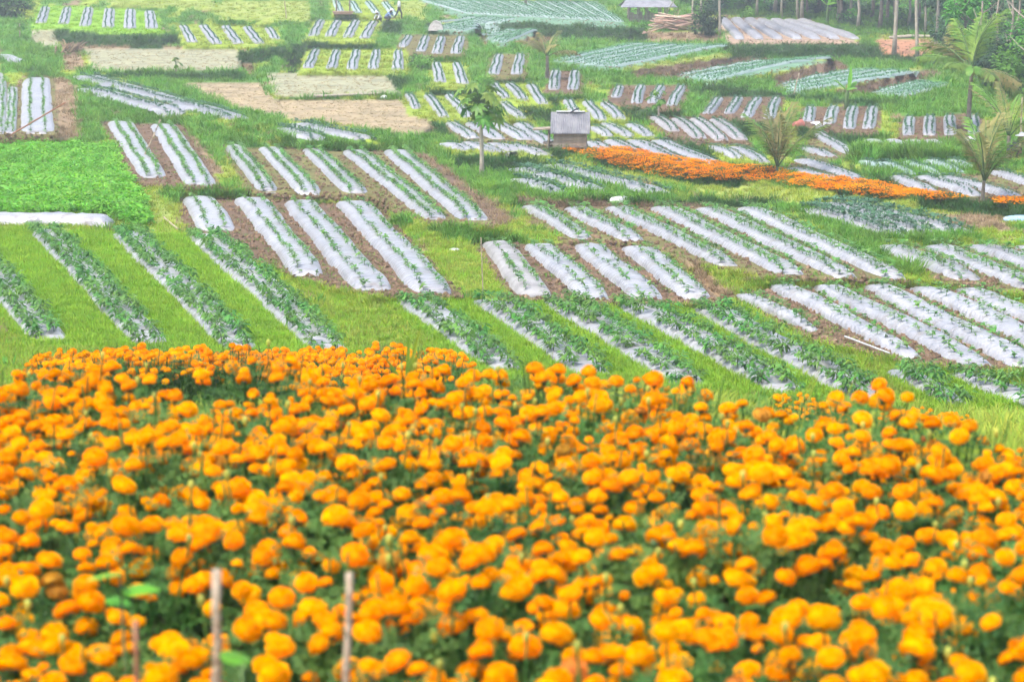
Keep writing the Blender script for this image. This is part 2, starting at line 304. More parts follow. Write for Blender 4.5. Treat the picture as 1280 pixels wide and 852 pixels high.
# ---- ground cover (x, y outlines on the photograph)
C = dict(bank=(.03,.06,.022), grass=(.22,.295,.04), turf=(.17,.32,.028), lush=(.08,.19,.030), soil=(.125,.085,.055), soilgrass=(.135,.125,.05), drysoil=(.30,.22,.16),  # bank: shade of the terrace faces put into the ground tint
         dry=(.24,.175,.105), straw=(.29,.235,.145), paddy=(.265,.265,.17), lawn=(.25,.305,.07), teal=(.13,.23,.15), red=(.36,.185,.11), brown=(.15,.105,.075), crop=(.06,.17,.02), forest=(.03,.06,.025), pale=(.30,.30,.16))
PAINT = [
 ('lush', [(690,52),(815,50),(905,52),(1200,72),(1245,128),(1100,134),(880,122),(760,104),(690,92)]), ('lush', [(360,4),(530,25),(620,45),(690,40),(690,110),(640,106),(540,112),(480,92),(330,60)]),
 ('lush', [(97,36),(225,40),(232,56),(100,54)]), ('lush', [(115,84),(310,92),(312,104),(225,103),(250,116),(345,145),(352,160),(300,150),(160,102)]),
 ('lush', [(0,32),(40,36),(85,68),(78,88),(0,92)]), ('lush', [(85,100),(105,94),(130,140),(230,152),(270,156),(335,182),(330,190),(220,162),(130,152),(112,185),(92,180)]),
 ('lush', [(510,152),(640,187),(665,216),(640,240),(600,250),(560,210),(470,176),(440,160)]), ('lush', [(545,283),(660,300),(655,306),(560,302)]),
 ('lush', [(985,262),(1080,318),(1140,345),(1150,330),(1095,300),(1020,275)]), ('lush', [(1055,183),(1235,188),(1235,206),(1055,202)]),
 ('lush', [(880,102),(1000,118),(1200,124),(1260,150),(1225,150),(1130,147),(1130,135),(980,124),(860,122)]), ('lush', [(755,84),(880,104),(1000,118),(880,122),(870,108),(760,108)]),
 ('lush', [(370,10),(415,5),(500,22),(530,25),(540,45),(500,48),(480,58),(380,60),(330,60)]), ('lush', [(360,50),(385,56),(380,90),(360,92)]),
 ('lush', [(500,60),(540,78),(545,108),(585,112),(620,104),(600,60),(580,78)]), ('lush', [(640,96),(690,118),(760,118),(760,126),(700,126),(660,106)]),
 ('lush', [(880,44),(960,52),(1090,55),(1180,75),(1240,100),(1200,90),(1090,80),(1040,70),(900,60)]), ('lush', [(780,118),(900,128),(885,150),(820,146),(778,140)]),
 ('lush', [(700,30),(780,26),(815,34),(815,56),(760,60),(690,50)]),
 ('lush', [(150,184),(185,225),(300,248),(360,250),(310,240),(250,238),(200,226)]),('lush',[(640,245),(980,252),(990,262),(640,262)]),
 ('lawn', [(95,-12),(270,-12),(265,13),(150,10)]), ('lawn', [(276,2),(388,2),(386,29),(272,25)]), ('lawn', [(500,3),(533,3),(530,25),(505,22)]),
 ('lawn', [(135,196),(180,196),(225,288),(185,290),(178,262),(150,225)]), ('lawn', [(570,295),(600,340),(660,378),(600,378),(540,330)]),
 ('lawn', [(870,370),(1000,420),(1200,500),(1120,505),(1010,450)]), ('lawn',[(480,360),(505,378),(560,440),(520,450),(440,430),(390,385)]),
  ('lawn', [(790,222),(960,232),(1280,262),(1290,275),(1100,262),(900,245)]),
 ('dry', [(600,43),(690,38),(690,56),(605,56)]), ('brown', [(785,84),(955,65),(964,77),(840,99),(790,98)]), ('brown', [(955,94),(1045,72),(1062,86),(968,110)]),
 ('brown', [(1036,112),(1150,87),(1182,92),(1085,120),(1050,120)]), ('dry', [(812,39),(905,43),(905,54),(812,54)]), ('brown', [(512,192),(532,190),(645,276),(610,288),(596,270)]),
 ('dry', [(224,158),(234,158),(280,216),(262,218)]), ('dry', [(66,95),(95,105),(100,180),(70,182)]), ('dry', [(0,172),(100,172),(100,184),(0,184)]),
 ('dry', [(842,318),(860,318),(922,372),(906,382)]), ('brown', [(640,244),(770,252),(900,256),(900,262),(660,260)]), ('dry', [(1160,268),(1245,270),(1270,290),(1200,285)]),
 ('lawn', [(765,86),(955,60),(957,66),(790,88)]), ('lawn', [(945,96),(1045,68),(1048,74),(955,99)]), ('lawn', [(1025,115),(1150,83),(1155,88),(1036,116)]), ('paddy', [(105,61),(298,61),(300,90),(116,88)]), ('paddy', [(332,92),(480,92),(502,118),(345,121)]), ('paddy', [(38,37),(70,37),(72,60),(40,54)]),  # the lawn strips paint the lit grass rims above the banks
 ('dry', [(98,56),(300,58),(300,62),(100,62)]), ('dry', [(300,62),(320,64),(318,96),(302,92)]),
 ('straw', [(345,125),(506,124),(548,164),(515,170),(405,153),(352,149)]), ('straw', [(225,104),(322,102),(345,126),(353,147),(300,136),(250,116)]),
 ('dry', [(74,42),(94,38),(108,86),(82,88)]),
 ('red', [(1092,49),(1166,49),(1168,71),(1105,68)]), ('crop', [(-160,188),(20,185),(140,184),(145,210),(182,268),(180,284),(140,270),(-160,266)]),
 ('forest', [(600,-14),(800,-14),(900,20),(1000,24),(1060,42),(1170,46),(1190,90),(1290,128),(1460,128),(1460,-14)]),
]
FLATS = [[(105,61),(298,61),(300,90),(116,88)], [(332,92),(480,92),(502,118),(345,121)], [(345,125),(506,124),(548,164),(405,153)],
         [(-160,188),(140,184),(182,268),(-160,266)], [(95,-12),(270,-12),(265,13),(150,10)], [(276,2),(388,2),(386,29),(272,25)]]

def inpoly(u, v, poly):
    ins = np.zeros(np.shape(u), bool); n = len(poly)
    for i in range(n):
        x0, y0 = poly[i]; x1, y1 = poly[(i + 1) % n]
        if y0 == y1: continue
        c = ((y0 > v) != (y1 > v)) & (u < (x1 - x0) * (v - y0) / (y1 - y0) + x0)
        ins ^= c
    return ins

def field_poly(f, m=6):
    b = f['beds']; mm = m
    if f['name'] in ('P3','P4','P5','P6','P1','P8'):
        return [(b[0][0], b[0][1] - 2), (b[-1][0] + 8, b[-1][1]), (b[-1][3], b[-1][4] + 3), (b[0][3] - 8, b[0][4])]
    top = [(x[0], x[1] - 2) for x in b]; bot = [(x[3], x[4] + 5) for x in b]
    g = max(5, .22 * b[0][2])
    top[0] = (b[0][0] - b[0][2] / 2 - g, top[0][1]); bot[0] = (b[0][3] - b[0][5] / 2 - g, bot[0][1])
    tr = (b[-1][0] + b[-1][2] / 2 + g, b[-1][1] - 2); br = (b[-1][3] + b[-1][5] / 2 + g, b[-1][4] + 5)
    return top + [tr, br] + bot[::-1]

US = np.arange(-160, 1441, 3.0); VS = np.arange(513, -13, -3.0)
GU, GV = np.meshgrid(US, VS)
T_, Mz = ray(GU, GV)
logY = np.log(base_depth(GV)); base_log = logY.copy()
fixed = np.zeros(GU.shape, bool)
tint = np.zeros(GU.shape + (3,)) + np.array(C['grass'])
kindmap = np.zeros(GU.shape, int)            # 0 grass 1 lush 2 bare 3 dry
KK = dict(grass=0, turf=7, lawn=0, lush=1, soil=2, soilgrass=2, drysoil=2, dry=3, straw=4, paddy=4, teal=2, red=2, brown=3, crop=5, forest=1, pale=0)
def vnoise(x, y, seed=0):
    xi = np.floor(x).astype(int); yi = np.floor(y).astype(int); fx = x - xi; fy = y - yi; fx = fx*fx*(3-2*fx); fy = fy*fy*(3-2*fy)
    h = lambda a, b: (np.sin(a * 127.1 + b * 311.7 + seed * 74.7) * 43758.5453) % 1.0
    return (h(xi, yi)*(1-fx) + h(xi+1, yi)*fx)*(1-fy) + (h(xi, yi+1)*(1-fx) + h(xi+1, yi+1)*fx)*fy
nz_ = .6 * vnoise(GU / 22, GV / 9, 1) + .4 * vnoise(GU / 8, GV / 4, 2)
mm_ = (nz_ > np.interp(GV, [0, 60, 170, 260, 330], [.40, .42, .46, .62, .72])); tint[mm_] = C['lush']; kindmap[mm_] = 1
nz_ = .5 * vnoise(GU / 16, GV / 7, 5) + .5 * vnoise(GU / 6, GV / 4, 6)
mm_ = nz_ > .74; tint[mm_] = C['dry']; kindmap[mm_] = 3
def paint(poly, c):
    m = inpoly(GU, GV, poly); tint[m] = C[c]; kindmap[m] = KK[c]; return m
for c, p in PAINT: paint(p, c)
def set_plane(poly, k, flat):
    m = inpoly(GU, GV, poly)
    if not m.any(): return
    vc = np.mean([p[1] for p in poly]); yc = base_depth(vc); zc = np.interp(yc, PROF_Y, PROF_Z)
    s = 0.0 if flat else (np.interp(yc + 6, PROF_Y, PROF_Z) - np.interp(yc - 6, PROF_Y, PROF_Z)) / 12 - k
    Y = (zc - s * yc) / (Mz[m] - s)
    logY[m] = np.log(np.clip(Y, 20, 260)); fixed[m] = True
for p in FLATS: set_plane(p, .015, None)
for f in FIELDS:
    p = field_poly(f); f['poly'] = p
    set_plane(p, f['k'], f['flat']); paint(p, f['furrow'])
for f in FIELDS:
    if f['name'][0] not in 'HTPM' or f['name'] in ('P1','P3','P4','P5','P6','P8'): continue
    far_ = f['name'][0] in 'HTP'; bh = 16 if far_ else 9
    b_ = sorted(f['beds'], key=lambda q: q[3])
    xs = [q[3] for q in b_]; ys = [q[4] + 5 for q in b_]
    x0_, x1_ = xs[0] - b_[0][5] * .8, xs[-1] + b_[-1][5] * .8
    edge = np.interp(GU, xs, ys)
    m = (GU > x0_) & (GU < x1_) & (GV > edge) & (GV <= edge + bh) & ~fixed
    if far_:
        sub = m & (kindmap != 4); tint[sub] = C['bank']; kindmap[sub] = 6  # shaded face below each far terrace, painted into ground and grass
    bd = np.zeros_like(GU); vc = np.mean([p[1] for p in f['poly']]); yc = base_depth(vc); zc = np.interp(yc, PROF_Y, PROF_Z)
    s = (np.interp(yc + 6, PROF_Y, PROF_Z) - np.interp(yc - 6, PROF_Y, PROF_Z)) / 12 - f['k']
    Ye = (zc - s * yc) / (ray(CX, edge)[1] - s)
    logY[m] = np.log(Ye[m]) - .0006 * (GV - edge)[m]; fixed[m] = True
def relax(n):
    global logY
    for it in range(n):
        a = logY.copy()
        a[1:-1, 1:-1] = .25 * (logY[:-2, 1:-1] + logY[2:, 1:-1] + logY[1:-1, :-2] + logY[1:-1, 2:])
        a[1:-1, 1:-1] += .004 * (base_log[1:-1, 1:-1] - a[1:-1, 1:-1])
        a[:, 0] = a[:, 1]; a[:, -1] = a[:, -2]
        logY = np.where(fixed, logY, a)
relax(160)
# steep terrace faces: each keeps the depth of its upper rim
BANKS = [[(600,43),(690,38),(690,56),(605,56)], [(785,84),(955,65),(964,77),(840,99),(790,98)], [(955,94),(1045,72),(1062,86),(968,110)], [(1036,112),(1150,87),(1182,92),(1085,120),(1050,120)],
  [(812,40),(905,44),(905,54),(812,54)], [(700,32),(812,36),(812,52),(700,50)], [(880,104),(1000,120),(1130,128),(1130,136),(980,125),(860,118)], [(905,55),(1080,56),(1180,76),(1180,84),(1050,72),(905,64)],
  [(360,52),(384,58),(380,88),(362,92)], [(100,40),(230,44),(232,56),(100,54)], [(300,62),(320,64),(318,96),(302,92)], [(640,246),(980,252),(980,261),(640,260)], [(0,174),(100,174),(100,183),(0,183)], [(115,90),(300,92),(300,101),(118,97)],
  [(530,26),(600,44),(600,48),(535,46)], [(840,318),(858,318),(920,374),(906,380)]]
for p in BANKS:
    m = inpoly(GU, GV, p) & ~fixed
    for j in range(len(VS) - 2, -1, -1):
        r_ = m[j]
        if r_.any(): logY[j, r_] = logY[j + 1, r_] - .0016
    fixed |= m; q_ = m & (kindmap == 1); kindmap[q_] = 6; tint[q_] = C['bank']  # lush faces get the dark tint that stands for shade
relax(140)
# a little lump and bump off the planted terraces, then never fold back on itself
for i in range(1, logY.shape[0]):
    logY[i] = np.maximum(logY[i], logY[i - 1] + .0004)
GY = np.exp(logY)

def P(u, v):
    """ground point seen at photograph pixel (u, v)"""
    fu = np.clip((np.asarray(u, float) - US[0]) / 3.0, 0, len(US) - 1.001); fv = np.clip((VS[0] - np.asarray(v, float)) / 3.0, 0, len(VS) - 1.001)
    i = fu.astype(int); j = fv.astype(int); a = fu - i; b = fv - j
    Y = np.exp((logY[j, i] * (1-a) + logY[j, i+1] * a) * (1-b) + (logY[j+1, i] * (1-a) + logY[j+1, i+1] * a) * b)
    t, m = ray(u, v)
    return np.stack([t * Y, Y, CAMZ + m * Y], -1)
def PV(u, v): return Vector(P(u, v))
def kind_at(u, v):
    i = np.clip(np.round((np.asarray(u, float) - US[0]) / 3).astype(int), 0, len(US) - 1); j = np.clip(np.round((VS[0] - np.asarray(v, float)) / 3).astype(int), 0, len(VS) - 1)
    return kindmap[j, i]

# the sheet: near slope under the camera + surveyed valley + hill to the horizon
colsL = np.array([-40, -14, -6, -3, -1.6, -.9, -.6, -.42]); tm = T_[0]
def ext(row_t): return np.concatenate([colsL, row_t, -colsL[::-1]])
rowsX, rowsY, rowsZ, rowsC = [], [], [], []
near = np.concatenate([[-80, -40, -15, -5, 0], np.arange(2, 35.5, .75)])
te = ext(tm); ncol = len(te)
for y in near:
    sc_ = max(y, 10.0)
    rowsX.append(te * sc_ if y > 3 else te * 10.0); rowsY.append(np.full(ncol, y))
    rowsZ.append(np.full(ncol, CAMZ + np.interp(y, PROF_Y, PROF_Z)) + (.10 * np.sin(te * 40 + y * .7) if y > 14 else 0) - (.28 * np.clip((te - .07) / .07, 0, 1) * np.clip((y - 12.5) / 3, 0, 1) * np.clip((35.5 - y) / 4, 0, 1) if y > 12.5 else 0))
    c = np.zeros((ncol, 3)) + C['grass']; c[(np.abs(te) < .30) & (y < 11)] = C['brown']; rowsC.append(c)
for j in range(len(VS)):
    t = ext(T_[j]); Y = np.concatenate([np.full(8, GY[j, 0]), GY[j], np.full(8, GY[j, -1])])
    m_ = Mz[j, 0]
    # widen gently so columns outside the view run on
    rowsX.append(t * Y); rowsY.append(Y); rowsZ.append(CAMZ + m_ * Y)
    rowsC.append(np.concatenate([np.repeat(tint[j, :1], 8, 0), tint[j], np.repeat(tint[j, -1:], 8, 0)]))
lastY, lastZ = rowsY[-1], rowsZ[-1]
for d in (8, 18, 32, 50, 75, 110, 170, 300, 600, 1100):
    y = lastY + d; t = ext(T_[-1])
    z = lastZ + d * .075 + np.maximum(0, d - 20) * .03 * (1 if d < 400 else .5)
    rowsX.append(t * y); rowsY.append(y); rowsZ.append(z); rowsC.append(np.zeros((ncol, 3)) + C['forest'])
V = np.stack([np.array(rowsX), np.array(rowsY), np.array(rowsZ)], -1); nr = V.shape[0]
V = V.reshape(-1, 3); CC = np.array(rowsC).reshape(-1, 3)
ii, jj = np.meshgrid(np.arange(ncol - 1), np.arange(nr - 1)); q = (jj * ncol + ii).ravel()
quads = np.stack([q, q + 1, q + 1 + ncol, q + ncol], -1)
def np_mesh(name, verts, faces):
    me = bpy.data.meshes.new(name); k = faces.shape[1]
    me.vertices.add(len(verts)); me.vertices.foreach_set('co', np.asarray(verts, np.float32).ravel())
    me.loops.add(faces.size); me.loops.foreach_set('vertex_index', faces.astype(np.int32).ravel())
    me.polygons.add(len(faces)); me.polygons.foreach_set('loop_start', np.arange(0, faces.size, k, dtype=np.int32))
    me.polygons.foreach_set('use_smooth', np.ones(len(faces), bool))
    me.update(); me.validate(); return me
gme = np_mesh('ground', V, quads)
ca = gme.color_attributes.new('tint', 'FLOAT_COLOR', 'POINT')
ca.data.foreach_set('color', np.concatenate([CC, np.ones((len(CC), 1))], 1).astype(np.float32).ravel())
ground = link('ground', gme, mat=M['ground']); tag(ground, kind='structure')
BVH = BVHTree.FromPolygons([Vector(p) for p in V], [tuple(int(k) for k in f) for f in quads])
def drop(x, y):
    r = BVH.ray_cast(Vector((x, y, 400)), Vector((0, 0, -1)))
    return r[0] if r[0] else Vector((x, y, CAMZ + float(np.interp(y, PROF_Y, PROF_Z))))

# ------------------------------------------------------------------ scatter (geometry nodes, for uncountable cover)
def scatter(name, pts, scl, srcs, label, cat, tilt=.12, kind='stuff', rotz=None, idx=None):
    if len(pts) == 0: return
    pts = np.asarray(pts); n = len(pts)
    coll = bpy.data.collections.new(name + '_kinds')
    for s in srcs: coll.objects.link(s)
    me = bpy.data.meshes.new(name); me.vertices.add(n); me.vertices.foreach_set('co', pts.astype(np.float32).ravel())
    rot = np.stack([RNG.normal(0, tilt, n), RNG.normal(0, tilt, n), RNG.uniform(0, 6.283, n) if rotz is None else rotz], -1)
    scl = np.asarray(scl); scl = scl if scl.ndim == 2 else np.stack([scl] * 3, -1)
    for nm, ty, key, dat in (('rot', 'FLOAT_VECTOR', 'vector', rot), ('scl', 'FLOAT_VECTOR', 'vector', scl), ('idx', 'INT', 'value', RNG.integers(0, len(srcs), n) if idx is None else idx)):
        a = me.attributes.new(nm, ty, 'POINT')
        a.data.foreach_set(key, dat.astype(np.int32 if ty == 'INT' else np.float32).ravel())
    o = link(name, me); tag(o, label, cat, kind=kind)
    g = bpy.data.node_groups.new(name, 'GeometryNodeTree')
    g.interface.new_socket('Geometry', in_out='INPUT', socket_type='NodeSocketGeometry'); g.interface.new_socket('Geometry', in_out='OUTPUT', socket_type='NodeSocketGeometry')
    N = g.nodes; L = g.links
    gi = N.new('NodeGroupInput'); go = N.new('NodeGroupOutput'); ip = N.new('GeometryNodeInstanceOnPoints'); ci = N.new('GeometryNodeCollectionInfo')
    ci.inputs['Collection'].default_value = coll; ci.inputs['Separate Children'].default_value = True; ci.inputs['Reset Children'].default_value = True
    ip.inputs['Pick Instance'].default_value = True
    def na(nm, dt):
        x = N.new('GeometryNodeInputNamedAttribute'); x.data_type = dt; x.inputs[0].default_value = nm; return x.outputs[0]
    er = N.new('FunctionNodeEulerToRotation'); L.new(na('rot', 'FLOAT_VECTOR'), er.inputs[0])
    L.new(gi.outputs[0], ip.inputs['Points']); L.new(ci.outputs[0], ip.inputs['Instance']); L.new(na('idx', 'INT'), ip.inputs['Instance Index'])
    L.new(er.outputs[0], ip.inputs['Rotation']); L.new(na('scl', 'FLOAT_VECTOR'), ip.inputs['Scale']); L.new(ip.outputs[0], go.inputs[0])
    md = o.modifiers.new('scatter', 'NODES'); md.node_group = g
    return o
def src(name, me): return bpy.data.objects.new(name, me)

# ------------------------------------------------------------------ plant meshes
def rdir(up=.4):
    a = random.uniform(0, 6.283); return Vector((math.cos(a), math.sin(a), up))
def tuft_mesh(name, m, nb, L, W, spread, bend):
    b = MB()
    for i in range(nb):
        a = random.uniform(0, 6.283); r = spread * math.sqrt(random.random())
        d = Vector((math.cos(a) * .35, math.sin(a) * .35, 1)) + Vector((random.gauss(0, .25), random.gauss(0, .25), 0))
        b.blade((r * math.cos(a), r * math.sin(a), -.02), d, L * random.uniform(.5, 1.1), W * random.uniform(.7, 1.2), random.uniform(.1, bend))
    return b.mesh(name, (m,))
GR = {}
for k, m in (('straw', 'strawgrass'), ('bank', 'bankshade'), ('turf', 'turf'), ('grass', 'grass'), ('lush', 'lush'), ('dry', 'drygrass')):
    GR[k] = [src('tuft', tuft_mesh('tuft', M[m], 26, .20, .017, .17, .7)) for _ in range(5)]
def chili_mesh(nleaf, H, R, L, W, seed):
    random.seed(seed); st = MB(); lf = MB()
    st.tube([(0,0,-.03),(.01,0,H*.5),(0,.01,H*.9)], [.009,.007,.003], 5)
    tips = []
    for k in range(6):
        a = k * 1.05 + random.uniform(-.3, .3); z0 = H * random.uniform(.3, .5)
        p1 = Vector((math.cos(a) * R * .7, math.sin(a) * R * .7, H * random.uniform(.7, 1)))
        st.tube([(0,0,z0), p1 * .55 + Vector((0,0,z0*.4)), p1], [.005,.004,.002], 4, False); tips.append(p1)
    for i in range(nleaf):
        c = random.choice(tips) * random.uniform(.45, 1.05)
        c = Vector((c.x, c.y, max(H * .35, c.z + random.uniform(-.1, .06) * H * 2))) + Vector((random.gauss(0, .02), random.gauss(0, .02), 0))
        d = Vector((c.x, c.y, 0)).normalized() * .8 + rdir(0) * .7 + Vector((0, 0, random.uniform(-.5, .35)))
        lf.leaf(c, d, Vector((-d.y, d.x, random.uniform(-.4, .4))), L * random.uniform(.7, 1.2), W * random.uniform(.8, 1.2), random.uniform(.25, .7), .25)
    return st.mesh('chili_stem', (M['stem'],)), lf.mesh('chili_leaves', (M['chili'],))
CHILI = [chili_mesh(42, .29, .13, .12, .046, 30 + i) for i in range(5)]
random.seed(11)
def small_mesh(m, nleaf, H, L, W, up):
    b = MB(); b.tube([(0,0,-.03),(0,0,H)], [.006,.003], 4, False)
    for i in range(nleaf):
        d = rdir(random.uniform(up - .4, up + .4)); z = H * random.uniform(.35, 1)
        b.leaf((0, 0, z), d, Vector((-d.y, d.x, 0)), L * random.uniform(.6, 1.1), W, random.uniform(.1, .5), .2)
    return b.mesh('seedling', (m,))
SEED = [src('seedling', small_mesh(M['seedling'], 9, .10, .11, .045, .4)) for _ in range(4)]
FARROW = [src('row_plant', small_mesh(M['farcrop'], 14, .16, .15, .055, .6)) for _ in range(4)]
CABB = [src('leek_clump', small_mesh(M['leek'], 10, .06, .20, .05, 1.0)) for _ in range(4)]

def frame_bed(b):
    """centre line of a bed: points, half widths"""
    p0 = PV(b[0], b[1]); p1 = PV(b[3], b[4] - 2.5); L = (p1 - p0).length
    n = int(min(46, max(10, L / .55)))
    ts = np.linspace(0, 1, n + 1)
    # even steps on the ground rather than in the picture
    Ys = p0.y + (p1.y - p0.y) * ts; Xs = p0.x + (p1.x - p0.x) * ts
    return [Vector((x, y, drop(x, y).z)) for x, y in zip(Xs, Ys)], [(b[2] * p0.y + (b[5] * p1.y - b[2] * p0.y) * t) / FPX / 2 for t in ts], L
PROFILE = [(-1.06,-.12),(-1.0,.02),(-.93,.42),(-.78,.80),(-.5,.97),(0,1.03),(.5,.97),(.78,.80),(.93,.42),(1.0,.02),(1.06,-.12)]
_ONES = ['first','second','third','fourth','fifth','sixth','seventh','eighth','ninth','tenth','eleventh','twelfth','thirteenth','fourteenth','fifteenth','sixteenth','seventeenth','eighteenth','nineteenth']
def nth(i):
    i += 1
    if i < 20: return _ONES[i - 1]
    t = {2: 'twent', 3: 'thirt', 4: 'fort', 5: 'fift', 6: 'sixt', 7: 'sevent', 8: 'eight', 9: 'ninet'}[i // 10]
    return t + 'ieth' if i % 10 == 0 else t + 'y-' + _ONES[i % 10 - 1]
ORD = ['first','second','third','fourth','fifth','sixth','seventh','eighth','ninth','tenth']
chili_spots, seed_spots, row_spots, cab_spots = [], [], [], []
bed_polys = []
for f in FIELDS:
    order = sorted(range(len(f['beds'])), key=lambda i: f['beds'][i][0] + f['beds'][i][3])
    stacked = f['name'] in ('P1','P3','P4','P5','P6','P8')
    if stacked: order = list(range(len(f['beds'])))
    for rank, bi in enumerate(order):
        b = f['beds'][bi]
        cl, hw, L = frame_bed(b)
        rs = np.random.default_rng(bi * 131 + len(f['name']) + int(b[0] * 7) % 977)
        vs = []; fs = []; n = len(cl); m = len(PROFILE)
        ph1, ph2 = rs.uniform(0, 6, 2)
        d0 = (cl[1] - cl[0]).normalized()
        hh = []
        for i in range(n):
            e = min(i, n - 1 - i) / (n - 1) * L
            e = max(e, 0.0); nearend = i > n / 2; cap = min(1.0, (.10 + .90 * min(1, e / 1.5) ** .6) if nearend else (.40 + .60 * math.sqrt(min(1, e / .9))))
            fw = .35 if cl[0].y > 78 else 1.0; wob = .95 * (1 + .035 * fw * math.sin(i * .9 + ph1) + rs.normal(0, .016) * fw)
            sway = .03 * fw * math.sin(i * .35 + ph2)
            hgt = f['h'] * (.62 if cl[0].y > 78 else .70) * cap * (1 + .10 * math.sin(i * .5 + ph2) + rs.normal(0, .03)); hh.append(hgt)
            for (px, pz) in PROFILE:
                vs.append((cl[i].x + sway + px * hw[i] * wob * (.72 + .28 * cap), cl[i].y + rs.normal(0, .01), cl[i].z + pz * hgt + (rs.normal(0, .009) if 0 < pz < 2 else 0)))
        for i in range(n - 1):
            for k in range(m - 1):
                a = i * m + k; fs.append((a, a + m, a + m + 1, a + 1))
        fs.append(tuple(range(m))); fs.append(tuple(range((n - 1) * m + m - 1, (n - 1) * m - 1, -1)))
        me = bpy.data.meshes.new('mulch_bed'); me.from_pydata(vs, [], fs)
        me.polygons.foreach_set('use_smooth', [True] * len(fs)); me.update()
        bm = bmesh.new(); bm.from_mesh(me); bmesh.ops.recalc_face_normals(bm, faces=bm.faces); bm.to_mesh(me); bm.free()
        mk = f['mk']
        look = f['look']
        if f['name'] == 'M5' and bi == 0: mk = 'old_plastic'; look = 'grey weathered plastic bed'
        o = link('mulch_bed', me, mat=M[mk])
        pos = f'{nth(rank)} from ' + ('the top' if stacked else 'the left')
        if len(order) == 1: lab = f"{look} {f['where']}"
        else: lab = f"{look}, {pos} {f['where']}"
        tag(o, lab, 'garden bed', 'plastic covered garden beds')
        bed_polys.append([(b[0]-b[2]*.5, b[1]-3), (b[0]+b[2]*.5, b[1]-3), (b[3]+b[5]*.5, b[4]-3), (b[3]-b[5]*.5, b[4]-3)])
        # planting positions: two rows per bed
        pt = f['plants']
        if pt == 'none': continue
        step = dict(chili=.42, seed=.40, seed2=.32, row=.20, rowdense=.26, rowdense2=.24, cabbage=.30)[pt]
        offs = (-.62, .36) if pt == 'chili' else (-.42, .42)
        if pt == 'cabbage': offs = (-.6, 0, .6)
        if pt == 'rowdense2': offs = (-.55, 0, .55)
        for ri, off in enumerate(offs):
            k = max(2, int(L / step))
            for s in range(k):
                t = (s + .5 + rs.uniform(-.2, .2)) / k; x = t * (n - 1); i = min(int(x), n - 2); fr = x - i
                c = cl[i].lerp(cl[i + 1], fr); hwi = hw[i] * (1 - fr) + hw[i + 1] * fr; hi = hh[i] * (1 - fr) + hh[i + 1] * fr
                pz = np.interp(abs(off), [p[0] for p in PROFILE[5:]], [p[1] for p in PROFILE[5:]])
                q = (c.x + off * hwi + .03 * math.sin(x * .35 + ph2) + rs.normal(0, .02), c.y + rs.normal(0, .04), c.z + pz * hi)
                if pt == 'chili':
                    if rs.random() > .06: chili_spots.append((q, f, rank, ri))
                elif pt == 'cabbage': cab_spots.append((q, rs.uniform(.55, .9)))
                elif pt == 'seed':
                    if rs.random() < .88: seed_spots.append((q, rs.uniform(.7, 1.5)))
                elif pt == 'seed2': seed_spots.append((q, rs.uniform(1.0, 1.7)))
                elif pt in ('rowdense', 'rowdense2'): row_spots.append((q, rs.uniform(.75, 1.15)))
                else: row_spots.append((q, rs.uniform(.38, .62)))
# chili plants: the 300 nearest are plants of their own
chili_spots.sort(key=lambda s: s[0][1] + (1000 if abs(s[0][0] / s[0][1]) > .232 else 0))
SIDE = ('left', 'right')
FN = dict(F1='behind left marigolds', F2='behind middle marigolds', F3='behind right marigolds')
count_ = {}
for q, f, rank, ri in chili_spots[:300]:
    st, lf = random.choice(CHILI)
    o = link('chili_plant', st); c = link('leaves', lf, o)
    s = random.uniform(.8, 1.3); o.location = q; o.scale = (s, s, s * random.uniform(.65, .95)); o.rotation_euler = (random.gauss(0, .06), random.gauss(0, .06), random.uniform(0, 6.28))
    key = (f['name'], rank, ri); count_[key] = count_.get(key, -1) + 1
    tag(o, f"{nth(count_[key])} chili plant from the front, {SIDE[ri]} row, {nth(rank)} bed {FN[f['name']]}", 'chili plant', 'leafy chili plants on plastic beds')
def chili_src(st, lf):
    me = lf.copy(); return src('chili_leaves', me)
CS = [src('chili', lf) for st, lf in CHILI]
rest = chili_spots[300:]
scatter('chili_rows', [r[0] for r in rest], [(q_, q_, q_ * .8) for q_ in (random.uniform(.8, 1.3) for r in rest)], CS, 'farther dark green chili plants filling the plastic beds', 'chili plants')
scatter('seedling_rows', [r[0] for r in seed_spots], [r[1] for r in seed_spots], SEED, 'rows of small green seedlings on the plastic beds', 'seedlings')
scatter('crop_rows', [r[0] for r in row_spots], [r[1] for r in row_spots], FARROW, 'dark green plant rows on the far plastic beds', 'crop plants')
scatter('leek_rows', [r[0] for r in cab_spots], [r[1] for r in cab_spots], CABB, 'blue-green leafy crop on the upper right terraces', 'crop plants')

# ------------------------------------------------------------------ grass and other cover
def onbed(u, v):
    m = np.zeros(u.shape, bool)
    for p in bed_polys: m |= inpoly(u, v, p)
    return m
n = 80000
u = RNG.uniform(-155, 1435, n); v = RNG.uniform(-8, 512, n)
k = kind_at(u, v); nb = ~onbed(u, v); pts = P(u, v)
far = np.clip(pts[:, 1] / 60, .8, 2.2)
sel = (k == 0) & nb
scatter('meadow_grass', pts[sel], RNG.uniform(.45, 1.0, sel.sum()) * far[sel] ** .6, GR['grass'], 'yellow-green grass on the terrace paths and dikes', 'grass')
sel = (k == 1) & nb
scatter('lush_grass', pts[sel], RNG.uniform(.7, 1.7, sel.sum()) * far[sel] ** .6, GR['lush'], 'dark lush grass on the terrace banks', 'grass')
sel = (k == 7) & nb
scatter('terrace_turf', pts[sel], RNG.uniform(.5, 1.05, sel.sum()) * far[sel] ** .6, GR['turf'], 'bright green grass strips between the upper beds', 'grass')
sel = (k == 6) & nb
